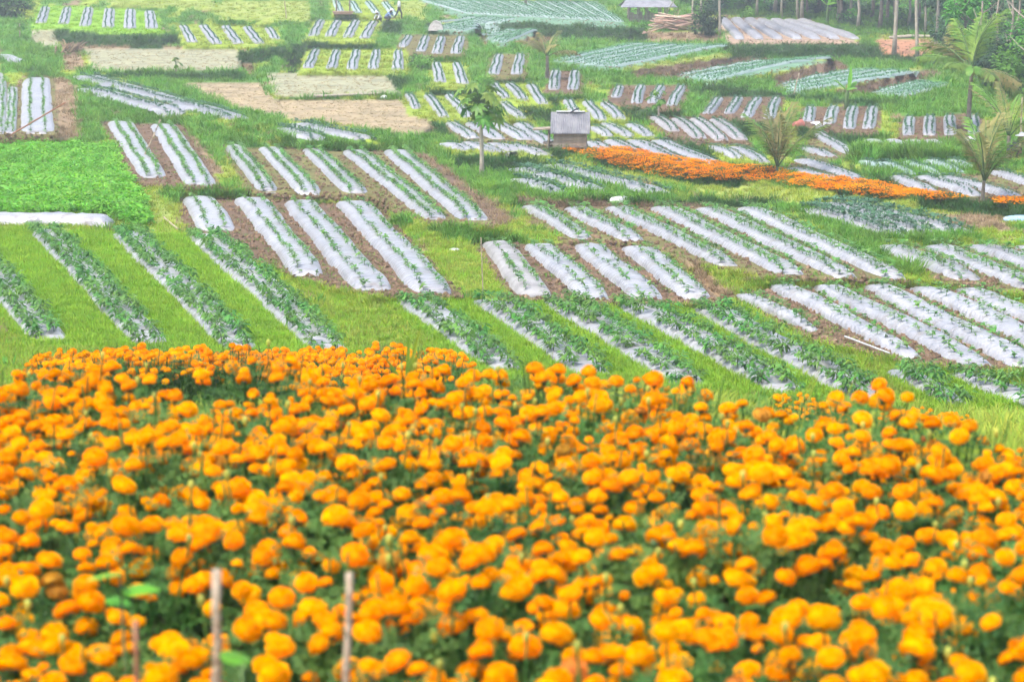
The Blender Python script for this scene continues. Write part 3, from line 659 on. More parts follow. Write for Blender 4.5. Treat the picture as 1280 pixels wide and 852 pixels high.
scatter('shaded_bank_grass', pts[sel], RNG.uniform(.6, 1.4, sel.sum()) * far[sel] ** .5, GR['bank'], 'shaggy grass hanging on the terrace faces, tinted dark as shade', 'grass', tilt=.3)
sel = (k == 3) & nb & (RNG.random(n) < .7)
scatter('dry_grass', pts[sel], RNG.uniform(.5, 1.1, sel.sum()) * far[sel] ** .6, GR['dry'], 'brown dry grass on the bank faces', 'grass')
sel = (k == 4) & nb
scatter('stubble', pts[sel], RNG.uniform(.2, .45, sel.sum()) * far[sel] ** .5, GR['straw'], 'pale straw stubble on the fallow plots', 'stubble')
sel = (k == 2) & nb & (RNG.random(n) < .25)
scatter('furrow_weeds', pts[sel], RNG.uniform(.25, .6, sel.sum()), GR['lush'], 'sparse weeds in the brown furrows', 'weeds')
random.seed(91)
def clod():
    bm = bmesh.new(); bmesh.ops.create_icosphere(bm, subdivisions=1, radius=.06)
    for v_ in bm.verts: v_.co *= random.uniform(.6, 1.2)
    me = bpy.data.meshes.new('clod'); bm.to_mesh(me); bm.free(); me.materials.append(M['clod']); return me
M['clod'] = mat('soil_clod', (.13,.085,.055), (.20,.14,.09), 6, .95, rnd=.35, spec=.05)
CL = [src('clod', clod()) for _ in range(4)]
sel = (k == 2) & nb & (RNG.random(n) < .8)
scatter('soil_clods', pts[sel], RNG.uniform(.4, 1.4, sel.sum()), CL, 'crumbly brown soil clods in the furrows', 'soil', tilt=1.0)
sel = (k == 2) & nb & (RNG.random(n) < .18)
scatter('furrow_straw', pts[sel], RNG.uniform(.25, .55, sel.sum()), GR['dry'], 'dry straw litter in the brown furrows', 'straw')
n6 = 30000; u = RNG.uniform(-60, 1345, n6); v = RNG.uniform(280, 512, n6)
kk_ = kind_at(u, v); sel = (kk_ == 7) & ~onbed(u, v); sel |= (kk_ == 0) & (RNG.random(n6) < .5) & ~onbed(u, v)
scatter('strip_grass', P(u[sel], v[sel]), RNG.uniform(.5, 1.05, sel.sum()), GR['turf'], 'fresh green grass between the chili beds', 'grass')
# slope below the camera
n2 = 8500
yy = RNG.uniform(8.0, 35.5, n2); xx = RNG.uniform(-.34, .34, n2) * yy; ok_ = (yy > 11.5) | (xx > .21 * yy) & (yy > 8.4); xx, yy = xx[ok_], yy[ok_]; n2 = len(xx)
scatter('slope_grass', [drop(a, b) for a, b in zip(xx, yy)], RNG.uniform(.7, 1.6, n2), GR['grass'], 'rough grass on the slope behind the marigolds', 'grass')

# bean crop
def bean_mesh():
    b = MB(); b.tube([(0,0,-.02),(0,0,.2)], [.006,.004], 4, False)
    for i in range(20):
        d = rdir(random.uniform(-.1, .9)); c = Vector((0, 0, .12)) + d.normalized() * random.uniform(.03, .16)
        b.leaf(c, d, Vector((-d.y, d.x, random.uniform(-.3, .3))), random.uniform(.06, .10), .06, .35, .1)
    return b.mesh('bean_plant', (M['crop'],))
BEAN = [src('bean', bean_mesh()) for _ in range(5)]
n3 = 15000
u = RNG.uniform(-60, 186, n3); v = RNG.uniform(184, 286, n3); sel = (kind_at(u, v) == 5) & (vnoise(u / 14, v / 6, 3) > .16); u = u + RNG.normal(0, 4, n3); v = v + RNG.normal(0, 2.2, n3)
scatter('bean_crop', P(u[sel], v[sel]), RNG.uniform(.6, 1.3, sel.sum()) * (.6 + .8 * vnoise(u[sel] / 18, v[sel] / 8, 4)), BEAN, 'bright green leafy bean crop on the left terrace', 'bean crop', tilt=.25)

# ------------------------------------------------------------------ marigolds
random.seed(21)
def bloom_mesh(R, seed, m):
    random.seed(seed); b = MB()
    rings = ((-.75, .62), (-.45, .92), (-.1, 1.0), (.25, .99), (.55, .93), (.85, .85), (1.15, .84), (1.4, .82)); ns = 15; vs = []; fs = []
    for i, (ph, rr) in enumerate(rings):
        for k in range(ns):
            a = 6.2832 * (k + .5 * (i % 2)) / ns; q = rr * random.uniform(.93, 1.05) * R
            vs.append((q*math.cos(ph)*math.cos(a), q*math.cos(ph)*math.sin(a), q*.79*math.sin(ph) + random.uniform(-.03, .03) * R))
    for i in range(len(rings) - 1):
        for k in range(ns): fs.append((i*ns+k, i*ns+(k+1) % ns, (i+1)*ns+(k+1) % ns, (i+1)*ns+k))
    n0 = len(vs); vs.append((0, 0, R * .69)); fs += [((len(rings)-1)*ns+k, (len(rings)-1)*ns+(k+1) % ns, n0) for k in range(ns)]
    b.add(vs, fs)
    for ring, (ph, cnt) in enumerate(((-.35, 17), (-.05, 17), (.3, 15), (.62, 13), (.95, 9), (1.25, 6))):
        for k in range(cnt):
            a = 6.2832 * (k + .5 * (ring % 2)) / cnt + random.uniform(-.12, .12); p = ph + random.uniform(-.1, .1)
            n = Vector((math.cos(p)*math.cos(a), math.cos(p)*math.sin(a), math.sin(p) * .79)); side = Vector((-math.sin(a), math.cos(a), 0))
            base = n * R * .86; t = n * R * random.uniform(1.02, 1.12) + Vector((0, 0, R * .04)); wv = R * .2 * random.uniform(.8, 1.2)
            b.add([base - side*wv*.6, base + side*wv*.6, t + side*wv - n*R*.04, t + n*R*.03, t - side*wv - n*R*.04], [(0,1,2,3), (0,3,4)])
    b.cur = 1
    b.tube([(0,0,-R*.85),(0,0,-R*.6),(0,0,-R*.35)], [R*.12, R*.30, R*.5], 7)
    return b.mesh('bloom', (m, M['stem']))
M['faded'] = mat('faded_petal', (.42,.17,.03), (.60,.26,.03), 26, .8, transl=.2, rnd=.2, hue=.02, spec=.0)
BLOOM = [bloom_mesh(.0355, 100 + i, M['bloom']) for i in range(5)]
OLD = [bloom_mesh(.033, 120 + i, M['faded']) for i in range(2)]
def bud_mesh():
    b = MB(); b.tube([(0,0,-.02),(0,0,-.008),(0,0,.006),(0,0,.014),(0,0,.018)], [.004,.009,.011,.008,.003], 6); return b.mesh('bud', (M['bud'],))
BUD = bud_mesh()
def marigold_foliage(seed, spots, H):
    random.seed(seed); b = MB()
    for s in spots:
        s = Vector(s); a = Vector((s.x * .25, s.y * .25, .02))
        b.tube([a, a.lerp(s, .5) + Vector((s.x * .12, s.y * .12, 0)), s - Vector((0, 0, .015))], [.006, .005, .0035], 5, False)
    for i in range(210):
        r = .30 * math.sqrt(random.random()); a = random.uniform(0, 6.283); z = H * (1 - .85 * random.random() ** 1.7) * (1 - .3 * (r / .30) ** 2)
        c = Vector((r*math.cos(a), r*math.sin(a), z)); d = rdir(random.uniform(-.2, .7)) + Vector((c.x, c.y, 0)) * 2
        d.normalize(); side = Vector((-d.y, d.x, 0)).normalized(); L = random.uniform(.07, .12)
        # pinnate leaf: rachis with paired leaflets
        for j in range(4):
            q = c + d * L * (.25 + .22 * j)
            for sg in (-1, 1):
                e = (side * sg * .9 + d * .5).normalized(); ll = L * (.42 - .05 * j); wd = L * .075
                pr = d * wd
                b.add([q - pr*.4, q + e*ll*.5 - pr + Vector((0,0,.004)), q + e*ll - Vector((0,0,ll*.2)), q + e*ll*.5 + pr + Vector((0,0,.004))], [(0,1,2,3)])
    return b.mesh('marigold_foliage', (M['mleaf'],))
KINDS = []
for i in range(7):
    random.seed(50 + i); spots = []
    nb_ = random.choice((21, 22, 23)); tries = 0
    while len(spots) < nb_ and tries < 2000:
        tries += 1
        r = .31 * math.sqrt(random.random()); a = random.uniform(0, 6.283)
        p = (r*math.cos(a), r*math.sin(a), .60 + random.uniform(-.09, .04) - .12 * r * r / .1)
        if all((p[0]-s[0])**2 + (p[1]-s[1])**2 > .0040 for s in spots): spots.append(p)
    buds = [(random.uniform(-.25,.25), random.uniform(-.25,.25), random.uniform(.5,.66)) for _ in range(4)]
    KINDS.append((marigold_foliage(200 + i, spots + buds, .545), spots, buds))
def marigold(x, y, z, label, group, detail=True):
    fo, spots, buds = random.choice(KINDS)
    s = random.uniform(.9, 1.1)
    o = link('marigold_plant', fo); o.location = (x, y, z); o.rotation_euler = (0, 0, random.uniform(0, 6.28)); o.scale = (s, s, s * random.uniform(.93, 1.07))
    tag(o, label, 'marigold', group)
    for p in spots:
        if random.random() < .06: continue
        old = random.random() < .015; c = link('bloom', random.choice(OLD if old else BLOOM), o); c.location = p
        t = random.choice((.5, .65, .8, .9, .95, 1.0, 1.05, 1.12, 1.22)); c.scale = (t, t, t * random.uniform(.85, 1.1))
        c.rotation_euler = (random.gauss(0, .28), random.gauss(0, .28), random.uniform(0, 6.28))
    for p in buds[:1]:
        c = link('bud', BUD, o); c.location = p
    return o
def far_edge(x, y):    # the far edge of the near flower field, in metres from the camera
    return float(np.interp(x / y, [-.25, -.17, -.1, -.02, .075, .11, .15, .2, .23, .3], [10.7, 10.8, 11.1, 11.25, 11.15, 10.7, 10.1, 9.55, 9.1, 8.8]))
random.seed(5)
y = 4.3; r = 0; nplants = 0
while y < 12.6:
    hw_ = y * .245 + .25; x = -hw_ + (.21 if r % 2 else 0); c_ = 0
    while x < hw_:
        px, py = x + random.gauss(0, .05), y + random.gauss(0, .05)
        if py < far_edge(px, py) and random.random() > .03:
            marigold(px, py, drop(px, py).z - .01 + .04 * math.sin(px * 1.7 + py), f'bushy orange marigold plant, {nth(c_)} from left in {nth(r)} row of the near field', 'marigold plants of the near flower field'); nplants += 1; c_ += 1
        x += .44
    y += .42; r += 1
print('near marigolds', nplants)

# the second, farther patch: plants whose blooms are a few pixels each
def patch_mesh(i):
    fo, spots, buds = KINDS[i]; b = MB(); random.seed(400 + i)
    bm_ = BLOOM[i % 5]; 
    for p in spots:
        t = random.uniform(.8, 1.15); m_ = Matrix.LocRotScale(Vector(p), Euler((random.gauss(0, .25), random.gauss(0, .25), random.uniform(0, 6))), Vector((t, t, t)))
        b.add([m_ @ v_.co for v_ in bm_.vertices], [tuple(f_.vertices) for f_ in bm_.polygons if f_.material_index == 0])
    return b.mesh('blooms', (M['bloom'],))
PB = [patch_mesh(i) for i in range(7)]
random.seed(6)
more = []; y = 19.5
while y < 30:
    x = -.225 * y
    while x < .22 * y:
        px, py = x + random.gauss(0, .08), y + random.gauss(0, .08); t = px / py
        left = -.213 < t < -.025 and py < 29.0 - 5 * (t + .213) / .19 * 0 - (3.5 if t < -.17 else 0) - max(0, t + .12) * 85
        right = (.128 < t < .150 or .174 < t < .203) and 20.5 < py < 23.5
        if left or right: more.append((px, py, round((y - 19.5) / .5)))
        x += .5
    y += .5
more.sort(key=lambda p: p[1]); pc = {}
budget = max(0, 300 - nplants)
print('second patch', len(more), 'budget', budget)
for px, py, rr in sorted(more[:budget], key=lambda p: (p[2], p[0])):
    pc[rr] = pc.get(rr, -1) + 1
    i = random.randrange(7); o = link('marigold_plant', KINDS[i][0]); c = link('blooms', PB[i], o)
    o.location = drop(px, py); s = random.uniform(.9, 1.1) * (.62 if px > 0 else 1); o.scale = (s, s, s); o.rotation_euler = (0, 0, random.uniform(0, 6.28))
    tag(o, f'small marigold plant, {nth(pc[rr])} from left in {nth(rr)} row of second patch', 'marigold', 'marigold plants of the second patch')
def far_patch(i):
    b = MB(); b.cur = 0
    me = KINDS[i][0]; b.add([v_.co for v_ in me.vertices], [tuple(f_.vertices) for f_ in me.polygons]); b.cur = 1
    me = PB[i]; b.add([v_.co for v_ in me.vertices], [tuple(f_.vertices) for f_ in me.polygons])
    return src('far_marigold', b.mesh('far_marigold', (M['mleaf'], M['bloom'])))
FP = [far_patch(i) for i in range(4)]
rest = more[budget:]
scatter('marigold_patch', [drop(p[0], p[1]) for p in rest], [random.uniform(.9, 1.1) * (.62 if p[0] > 0 else 1) for p in rest], FP, 'dense orange marigolds of the second patch on the slope', 'marigolds', tilt=.05)
edge_ = []; y = 4.0
while y < 11.3:
    for sg in (-1, 1):
        x = y * .245 + .5
        while x < y * .245 + 2.4:
            if y < far_edge(sg * .25 * y, y) : edge_.append(drop(sg * x + random.gauss(0, .06), y + random.gauss(0, .06)))
            x += .44
    y += .42
scatter('marigold_margin', edge_, [random.uniform(.9, 1.1) for p in edge_], FP, 'more marigolds carrying the near field on past its sides', 'marigolds', tilt=.05)
strip = [(718,189),(780,189),(902,209),(962,213),(985,221),(1085,231),(1205,252),(1110,250),(1035,240),(960,229),(890,228),(815,221),(735,198)]
n4 = 5200; u = RNG.uniform(705, 1290, n4); v = RNG.uniform(184, 262, n4)
sel = (vnoise(u / 9, v / 3.5, 9) > .22) & (inpoly(u, v, strip) | inpoly(u, v, [(708,187),(725,188),(725,193),(708,192)]) | inpoly(u, v, [(1243,250),(1300,254),(1300,262),(1246,258)]))
scatter('marigold_strip', P(u[sel], v[sel]) - np.array([0, 0, .03]), np.stack([RNG.uniform(.7, 1.0, sel.sum())] * 2 + [RNG.uniform(.22, .42, sel.sum())], -1), FP[:2] + [src('bloom_mass', PB[i]) for i in range(4)], 'distant orange marigold strip crossing below the hut', 'marigolds', tilt=.05)

# ------------------------------------------------------------------ trees
def crown_mesh(name, n, R, size, m, seed, clumps=9, flat=.75):
    random.seed(seed); b = MB()
    cs = []
    for i in range(clumps):
        d = Vector((random.gauss(0, 1), random.gauss(0, 1), random.gauss(0, 1))).normalized()
        cs.append((Vector((d.x * R * .65, d.y * R * .65, d.z * R * .65 * flat)), R * random.uniform(.28, .52)))
    for i in range(n):
        c, r_ = random.choice(cs); d = Vector((random.gauss(0, 1), random.gauss(0, 1), random.gauss(0, 1))).normalized()
        p = c + d * r_ * random.uniform(.45, 1.0) ** .5; e = (d + rdir(0) * .8).normalized()
        b.leaf(p, e, Vector((-e.y, e.x, random.uniform(-.6, .6))), size * random.uniform(.6, 1.3), size * .55, .3, .15, seg=1)
    return b.mesh(name, (m,))
def trunk_mesh(name, H, r0, seed, m, limbs=5):
    random.seed(seed); b = MB(); pts = []; x = y = 0
    for i in range(7):
        pts.append((x, y, H * i / 6 - .1)); x += random.gauss(0, .05 * H / 6 * 1.6); y += random.gauss(0, .05 * H / 6 * 1.6)
    b.tube(pts, [r0 * (1.25 if i == 0 else 1 - .1 * i) for i in range(7)], 8)
    for k in range(limbs):
        s = Vector(pts[3 + k % 3]); a = random.uniform(0, 6.28); L = H * random.uniform(.18, .32)
        b.tube([s, s + Vector((math.cos(a) * L * .5, math.sin(a) * L * .5, L * .35)), s + Vector((math.cos(a) * L, math.sin(a) * L, L * .8))], [r0*.4, r0*.28, r0*.1], 5, False)
    return b.mesh(name, (m,))
TR = []
for i in range(6):
    mt = M['forest'] if i < 4 else M['forest2']
    H = (7.5, 9, 6.5, 8, 5.5, 6.5)[i]
    TR.append((trunk_mesh('tree_trunk', H, .11 + .02 * (i % 3), 600 + i, M['palebark'] if i % 2 else M['trunk']), crown_mesh('tree_crown', 1500, H * .34, .34, mt, 620 + i, 11), H))
def tree(p, i, s, label, cname='forest_tree', low=.78):
    o = link(cname, None); o.location = p; o.rotation_euler = (0, 0, random.uniform(0, 6.28)); o.scale = (s, s, s * random.uniform(.9, 1.15))
    t, c, H = TR[i]; link('trunk', t, o); cr = link('crown', c, o); cr.location = (0, 0, H * low)
    tag(o, label, 'tree', 'trees of the forest edge'); return o
random.seed(9)
lab1 = 'dark green tree standing in the forest along the top edge'
spots = []
for uu in range(610, 890, 16): spots.append((uu + random.uniform(-5, 5), random.uniform(-9, 0), 0))
for uu in range(880, 1060, 13): spots.append((uu + random.uniform(-4, 4), 16 + (uu - 880) * .06 + random.uniform(-12, 2), 0))
for uu in range(1050, 1190, 12): spots.append((uu + random.uniform(-4, 4), 32 + (uu - 1050) * .08 + random.uniform(-14, 2), 0))
for ti, (uu, vv, kd) in enumerate(sorted(spots)):
    tree(PV(uu, vv), random.choice((0, 1, 2, 3)), random.uniform(.75, 1.1), f'dark green forest tree, {nth(ti)} from the left along the top edge', low=random.choice((.5, .62, .75, .85)))
for ti, (uu, vv) in enumerate(sorted(((1192,72),(1205,84),(1228,95),(1243,112),(1262,118),(1281,126),(1300,122),(1215,60),(1240,75),(1268,90),(1290,84),(1318,110),(1340,130),(1225,44),(1255,55),(1285,50),(1310,60)))):
    tree(PV(uu, vv), random.choice((2, 4, 5, 5)), random.uniform(.6, .85), f'bright green leafy tree, {nth(ti)} from left behind the coconut palm', 'broadleaf_tree', low=random.choice((.35, .45, .6)))
# second and third rows of the wood on the hill behind, reads as one mass
b_pts = []; 
for i in range(420):
    yy_ = random.uniform(198, 330); xx_ = random.uniform(-.02, .30) * yy_
    b_pts.append(drop(xx_, yy_) + Vector((0, 0, random.uniform(1.0, 6.0))))
CR = [src('crown', TR[i][1]) for i in range(4)]
scatter('far_wood', b_pts, [random.uniform(.8, 1.5) for _ in b_pts], CR, 'dense dark wood on the hill behind the terraces', 'forest')
b2 = []
for i in range(160):
    yy_ = random.uniform(205, 300); xx_ = random.uniform(-.30, -.02) * yy_
    b2.append(drop(xx_, yy_) + Vector((0, 0, random.uniform(1.0, 4.0))))
scatter('far_hedge', b2, [random.uniform(.7, 1.2) for _ in b2], CR, 'dark trees on the far ridge above the top terraces', 'forest')
# undergrowth along the forest foot
BUSH = [src('bush', crown_mesh('bush', 420, .7, .2, M['forest2'] if i == 0 else M['forest'], 700 + i, 7, .8)) for i in range(3)]
n5 = 900; u = RNG.uniform(600, 1345, n5); v = RNG.uniform(-9, 130, n5)
sel = inpoly(u, v, [(600,-10),(780,-10),(780,3),(850,3),(890,20),(1000,22),(1060,38),(1170,44),(1188,80),(1290,132),(1345,135),(1345,-10)])
scatter('undergrowth', P(u[sel], v[sel]) + np.array([0, 0, .3]), RNG.uniform(.5, 1.3, sel.sum()), BUSH, 'bushy undergrowth at the foot of the forest', 'undergrowth')
n5 = 130; u = RNG.uniform(1060, 1235, n5); v = RNG.uniform(188, 200, n5)
DB = [src('bush', tuft_mesh('reed', M['lush'], 60, .8, .05, .35, .6)) for i in range(3)]
scatter('reed_row', P(u, v), RNG.uniform(.5, .9, n5), DB, 'dark tall grass row in front of the right beds', 'tall grass')

# tall bare trunks at the forest edge
def bare_trunk(uu, vb, H, r0, label, lean=0.0):
    p = PV(uu, vb); o = link('tall_trunk_tree', None); o.location = p
    b = MB(); pts = [(lean * H * t + .06 * math.sin(5 * t + uu), .05 * math.sin(4 * t), H * t - .1) for t in np.linspace(0, 1, 9)]
    b.tube(pts, [r0 * (1.3 if i == 0 else 1 - .05 * i) for i in range(9)], 8); link('trunk', b.mesh('trunk', (M['palebark'],)), o)
    c = link('crown', TR[1][1], o); c.location = (lean * H, 0, H + .6); c.scale = (.8, .8, .7)
    tag(o, label, 'tree', 'bare trunks at the forest edge')
bare_trunk(1118, 67, 9, .13, 'straight pale trunk rising from the red soil patch')
bare_trunk(1146, 72, 8.5, .11, 'slim pale trunk at right of the red soil patch', -.02)
bare_trunk(1169, 60, 7, .10, 'short pale trunk left of the coconut crown', .02)
bare_trunk(899, 46, 7.5, .09, 'thin curved white trunk beside the round bush', -.03)
bare_trunk(866, 26, 6, .08, 'thin pale trunk behind the woodpile', -.02)
bare_trunk(877, 18, 6.5, .1, 'pale trunk left of the round bush top', .01)
bare_trunk(1003, 24, 8, .13, 'thick pale trunk behind the dry plastic plot', .01)
bare_trunk(978, 22, 8, .09, 'slim forked trunk behind dry plastic plot', -.02)
bare_trunk(658, 6, 8, .1, 'thin pale trunk at the top left of forest', .0)

# palms
def frond_mesh(L, m, seed, droop=.6, nl=38, wid=.30):
    random.seed(seed); b = MB(); pts = []
    for i in range(9):
        t = i / 8; pts.append(Vector((L * t * (1 - .12 * t * droop), 0, L * (.35 * t - droop * t * t * .75))))
    b.cur = 1; b.tube(pts, [.022 * (1 - .85 * i / 8) + .003 for i in range(9)], 5); b.cur = 0
    for k in range(nl):
        t = .16 + .84 * k / (nl - 1); x = t * 8; i = min(int(x), 7); c = pts[i].lerp(pts[i + 1], x - i); ax = (pts[i + 1] - pts[i]).normalized()
        ln = wid * L * (.55 + .6 * math.sin(math.pi * min(1, t * .95 + .05))) * (1 - .35 * t) * random.uniform(.85, 1.1)
        for sg in (-1, 1):
            e = Vector((0, sg, 0)) * .85 + ax * .75 + Vector((0, 0, random.uniform(-.2, .25)))
            b.leaf(c, e, ax.cross(Vector((0, sg, 0))) * .2 + Vector((1, 0, -.3)), ln, .024 * L / 1.6 + .012, random.uniform(.3, .8), .1, seg=2)
    return b.mesh('frond', (m, M['stem']))
def palm(name, uu, vb, H, r0, fronds, label, mats, FL, up=(.1, 1.35), seed=1, lean=0.0, wid=.30, droop=.6, nl=38):
    random.seed(seed); p = PV(uu, vb); o = link(name, None); o.location = p
    b = MB(); n = 16; pts = [(lean * H * (i / n) ** 1.5, 0, H * i / n - (.1 if i == 0 else 0)) for i in range(n + 1)]
    b.tube(pts, [r0 * (1.35 - .5 * min(1, i / 3) if i < 3 else 1.0 - .25 * i / n) * (1.06 if i % 2 else .96) for i in range(n + 1)], 10)
    link('trunk', b.mesh('trunk', (M['trunk'],)), o)
    fm = [frond_mesh(FL, mats[i % len(mats)], seed * 10 + i, droop * random.uniform(.7, 1.3), nl, wid) for i in range(4)]
    for i in range(fronds):
        c = link('frond', fm[i % 4], o); el = up[0] + (up[1] - up[0]) * ((i * .618) % 1)
        c.location = (lean * H, 0, H - .05); c.rotation_euler = (0, -el + .3, i * 2.39996 + random.uniform(-.2, .2)); s = random.uniform(.8, 1.1); c.scale = (s, s, s)
    tag(o, label, 'palm tree'); return o
palm('coconut_palm', 1210, 162, 2.35, .10, 26, 'tall green coconut palm with rough trunk at right', (M['palm'], M['palm'], M['palmdry'], M['palm']), 2.7, (-.1, 1.54), 3, .03, droop=.6, wid=.26)
palm('feathery_palm', 971, 225, .45, .06, 12, 'small feathery palm growing beside the orange strip', (M['palmdry'], M['palm'], M['palmdry']), 2.4, (1.0, 1.52), 4, 0, droop=.45, wid=.21, nl=34)
palm('yellowing_palm', 1228, 251, .6, .06, 12, 'small yellowing palm with drooping fronds at strip end', (M['palmdry'], M['palmdry'], M['palm']), 2.2, (1.0, 1.54), 8, .05, droop=.5, wid=.22, nl=34)
palm('yellowing_palm', 1260, 198, .8, .08, 7, 'yellowing palm behind the worker at right edge', (M['palmdry'], M['palm']), 2.3, (.9, 1.5), 12, 0, droop=.5, wid=.2, nl=26)
palm('young_palm', 684, 99, 1.2, .11, 8, 'yellow-brown young palm with few fronds on upper terrace', (M['palmdry'],), 1.9, (.5, 1.4), 15, 0, droop=.5)

# banana plants
def banana(uu, vb, H, n, label, seed, s=1.0):
    random.seed(seed); p = PV(uu, vb); o = link('banana_plant', None); o.location = p
    b = MB(); b.tube([(0,0,-.1),(0,0,H*.4),(.03,0,H*.7)], [.11,.09,.05], 8); link('stem', b.mesh('stem', (M['stem'],)), o)
    for i in range(n):
        b = MB(); a = i * 2.2 + .6; el = (1.45, .9, .5, .75, .3)[i % 5]; d = Vector((math.cos(a)*math.cos(el), math.sin(a)*math.cos(el), math.sin(el)))
        b.leaf((0,0,0), d, Vector((-math.sin(a) + .3, math.cos(a), .1)), H * (1.0 if i == 0 else .85), H * .28, .1 if i == 0 else .35, .3, seg=6)
        c = link('leaf', b.mesh('leaf', (M['banana'],)), o); c.location = (.03, 0, H * .65)
    tag(o, label, 'banana plant')
banana(1058, 137, 1.3, 4, 'banana plant with one upright bright leaf on upper terrace', 3)
banana(1034, 30, 2.0, 4, 'bright banana plant at the forest edge', 5)

# papaya trees
def papaya(uu, vb, H, r0, n, label, seed, LS=1.0):
    random.seed(seed); p = PV(uu, vb); o = link('papaya_tree', None); o.location = p
    b = MB(); b.tube([(0.01*math.sin(i), 0, H * i / 8 - (.1 if i == 0 else 0)) for i in range(9)], [r0 * (1.2 if i == 0 else 1 - .06 * i) for i in range(9)], 9)
    link('trunk', b.mesh('trunk', (M['palebark'],)), o)
    for i in range(n):
        b = MB(); a = i * 2.4 + random.uniform(-.3, .3); el = random.uniform(-.5, 1.25); Lp = LS * random.uniform(.35, .8)
        d = Vector((math.cos(a)*math.cos(el), math.sin(a)*math.cos(el), math.sin(el))); tip = d * Lp + Vector((0, 0, -.05))
        b.cur = 1; b.tube([(0,0,0), d * Lp * .55 + Vector((0,0,.04)), tip], [.014,.011,.007], 5); b.cur = 0
        for k in range(7):
            th = (k - 3) * .75; sd = Vector((-math.sin(a), math.cos(a), 0)); fw = (d * .6 + Vector((0, 0, -.75))).normalized()
            e = fw * math.cos(th) + sd * math.sin(th) + Vector((0, 0, random.uniform(-.15, .15)))
            b.leaf(tip, e, e.cross(d), LS * random.uniform(.20, .32), LS * .10, .35, .15, seg=3)
        c = link('leaf', b.mesh('leaf', (M['chili'] if i % 2 else M['palm'], M['stem'])), o); c.location = (0, 0, H - random.uniform(0, .22) * LS)
    b = MB()
    for k in range(6):
        a = k * 1.1; q = Vector((math.cos(a)*.11*LS, math.sin(a)*.11*LS, H - .4 * LS + .04 * (k % 3)))
        b.tube([q + Vector((0,0,.1*LS)), q + Vector((0,0,.04*LS)), q - Vector((0,0,.05*LS)), q - Vector((0,0,.1*LS))], [.015*LS,.06*LS,.065*LS,.02*LS], 7)
    link('fruit_cluster', b.mesh('fruit_cluster', (M['banana'],)), o)
    tag(o, label, 'papaya tree')
papaya(602, 219, 2.45, .085, 28, 'papaya tree with thin pale trunk left of the hut', 4, 1.25)
papaya(823, 150, .9, .05, 8, 'small young papaya between terraces right of the hut', 7, .7)
papaya(220, 90, .5, .04, 7, 'small papaya sapling at front of left stubble paddy', 9, .6)
papaya(25, 47, .9, .06, 9, 'small leafy sapling at upper left', 10, .8)
# bush beside woodpile and bright bush on the terrace
def bush(uu, vb, s, label, m, seed):
    p = PV(uu, vb); o = link('bush', None); o.location = p
    b = MB()
    random.seed(seed)
    for k in range(6):
        d = rdir(1.2).normalized(); b.tube([(0,0,-.05), d * .3 * s, d * .7 * s], [.02, .015, .006], 5, False)
    link('stem', b.mesh('stem', (M['trunk'],)), o)
    c = link('leaves', crown_mesh('bush_leaves', 900, .8 * s, .17 * s, m, seed, 12, .9), o); c.location = (0, 0, .7 * s)
    tag(o, label, 'bush')
bush(882, 44, 1.6, 'round dark bush between woodpile and dry plastic plot', M['forest'], 31)
bush(606, 112, .6, 'bright green bush on bank behind papaya crown', M['forest2'], 32)
bush(526, 90, .8, 'bright green bush beside five upper beds', M['forest2'], 33)

bush(12, 22, 1.9, 'dark leafy bush filling the top left corner', M['forest'], 34)
bush(33, 12, 1.3, 'smaller bush right of the top left corner bush', M['forest2'], 35)
# dark grass clumps
def clump(uu, vb, h, n, m, label, spread=.3, wd=.03, seed=1, bend=.8):
    random.seed(seed); p = PV(uu, vb) if isinstance(uu, (int, float)) else Vector(uu)
    o = link('grass_clump', tuft_mesh('grass_clump', m, n, h, wd, spread, bend)); o.location = p; tag(o, label, 'grass clump'); return o
clump(1130, 340, .55, 260, M['lush'], 'big dark green grass clump on the right terrace corner', .45, .03, 2)
clump(1086, 322, .5, 200, M['lush'], 'dark grass clump above the corner clump', .4, .03, 3)
clump(605, 238, .55, 200, M['lush'], 'green grass clump right of the papaya foot', .4, .03, 4)
clump(715, 186, .9, 120, M['lush'], 'tall thin grass clump in front of hut stilts', .15, .03, 5)

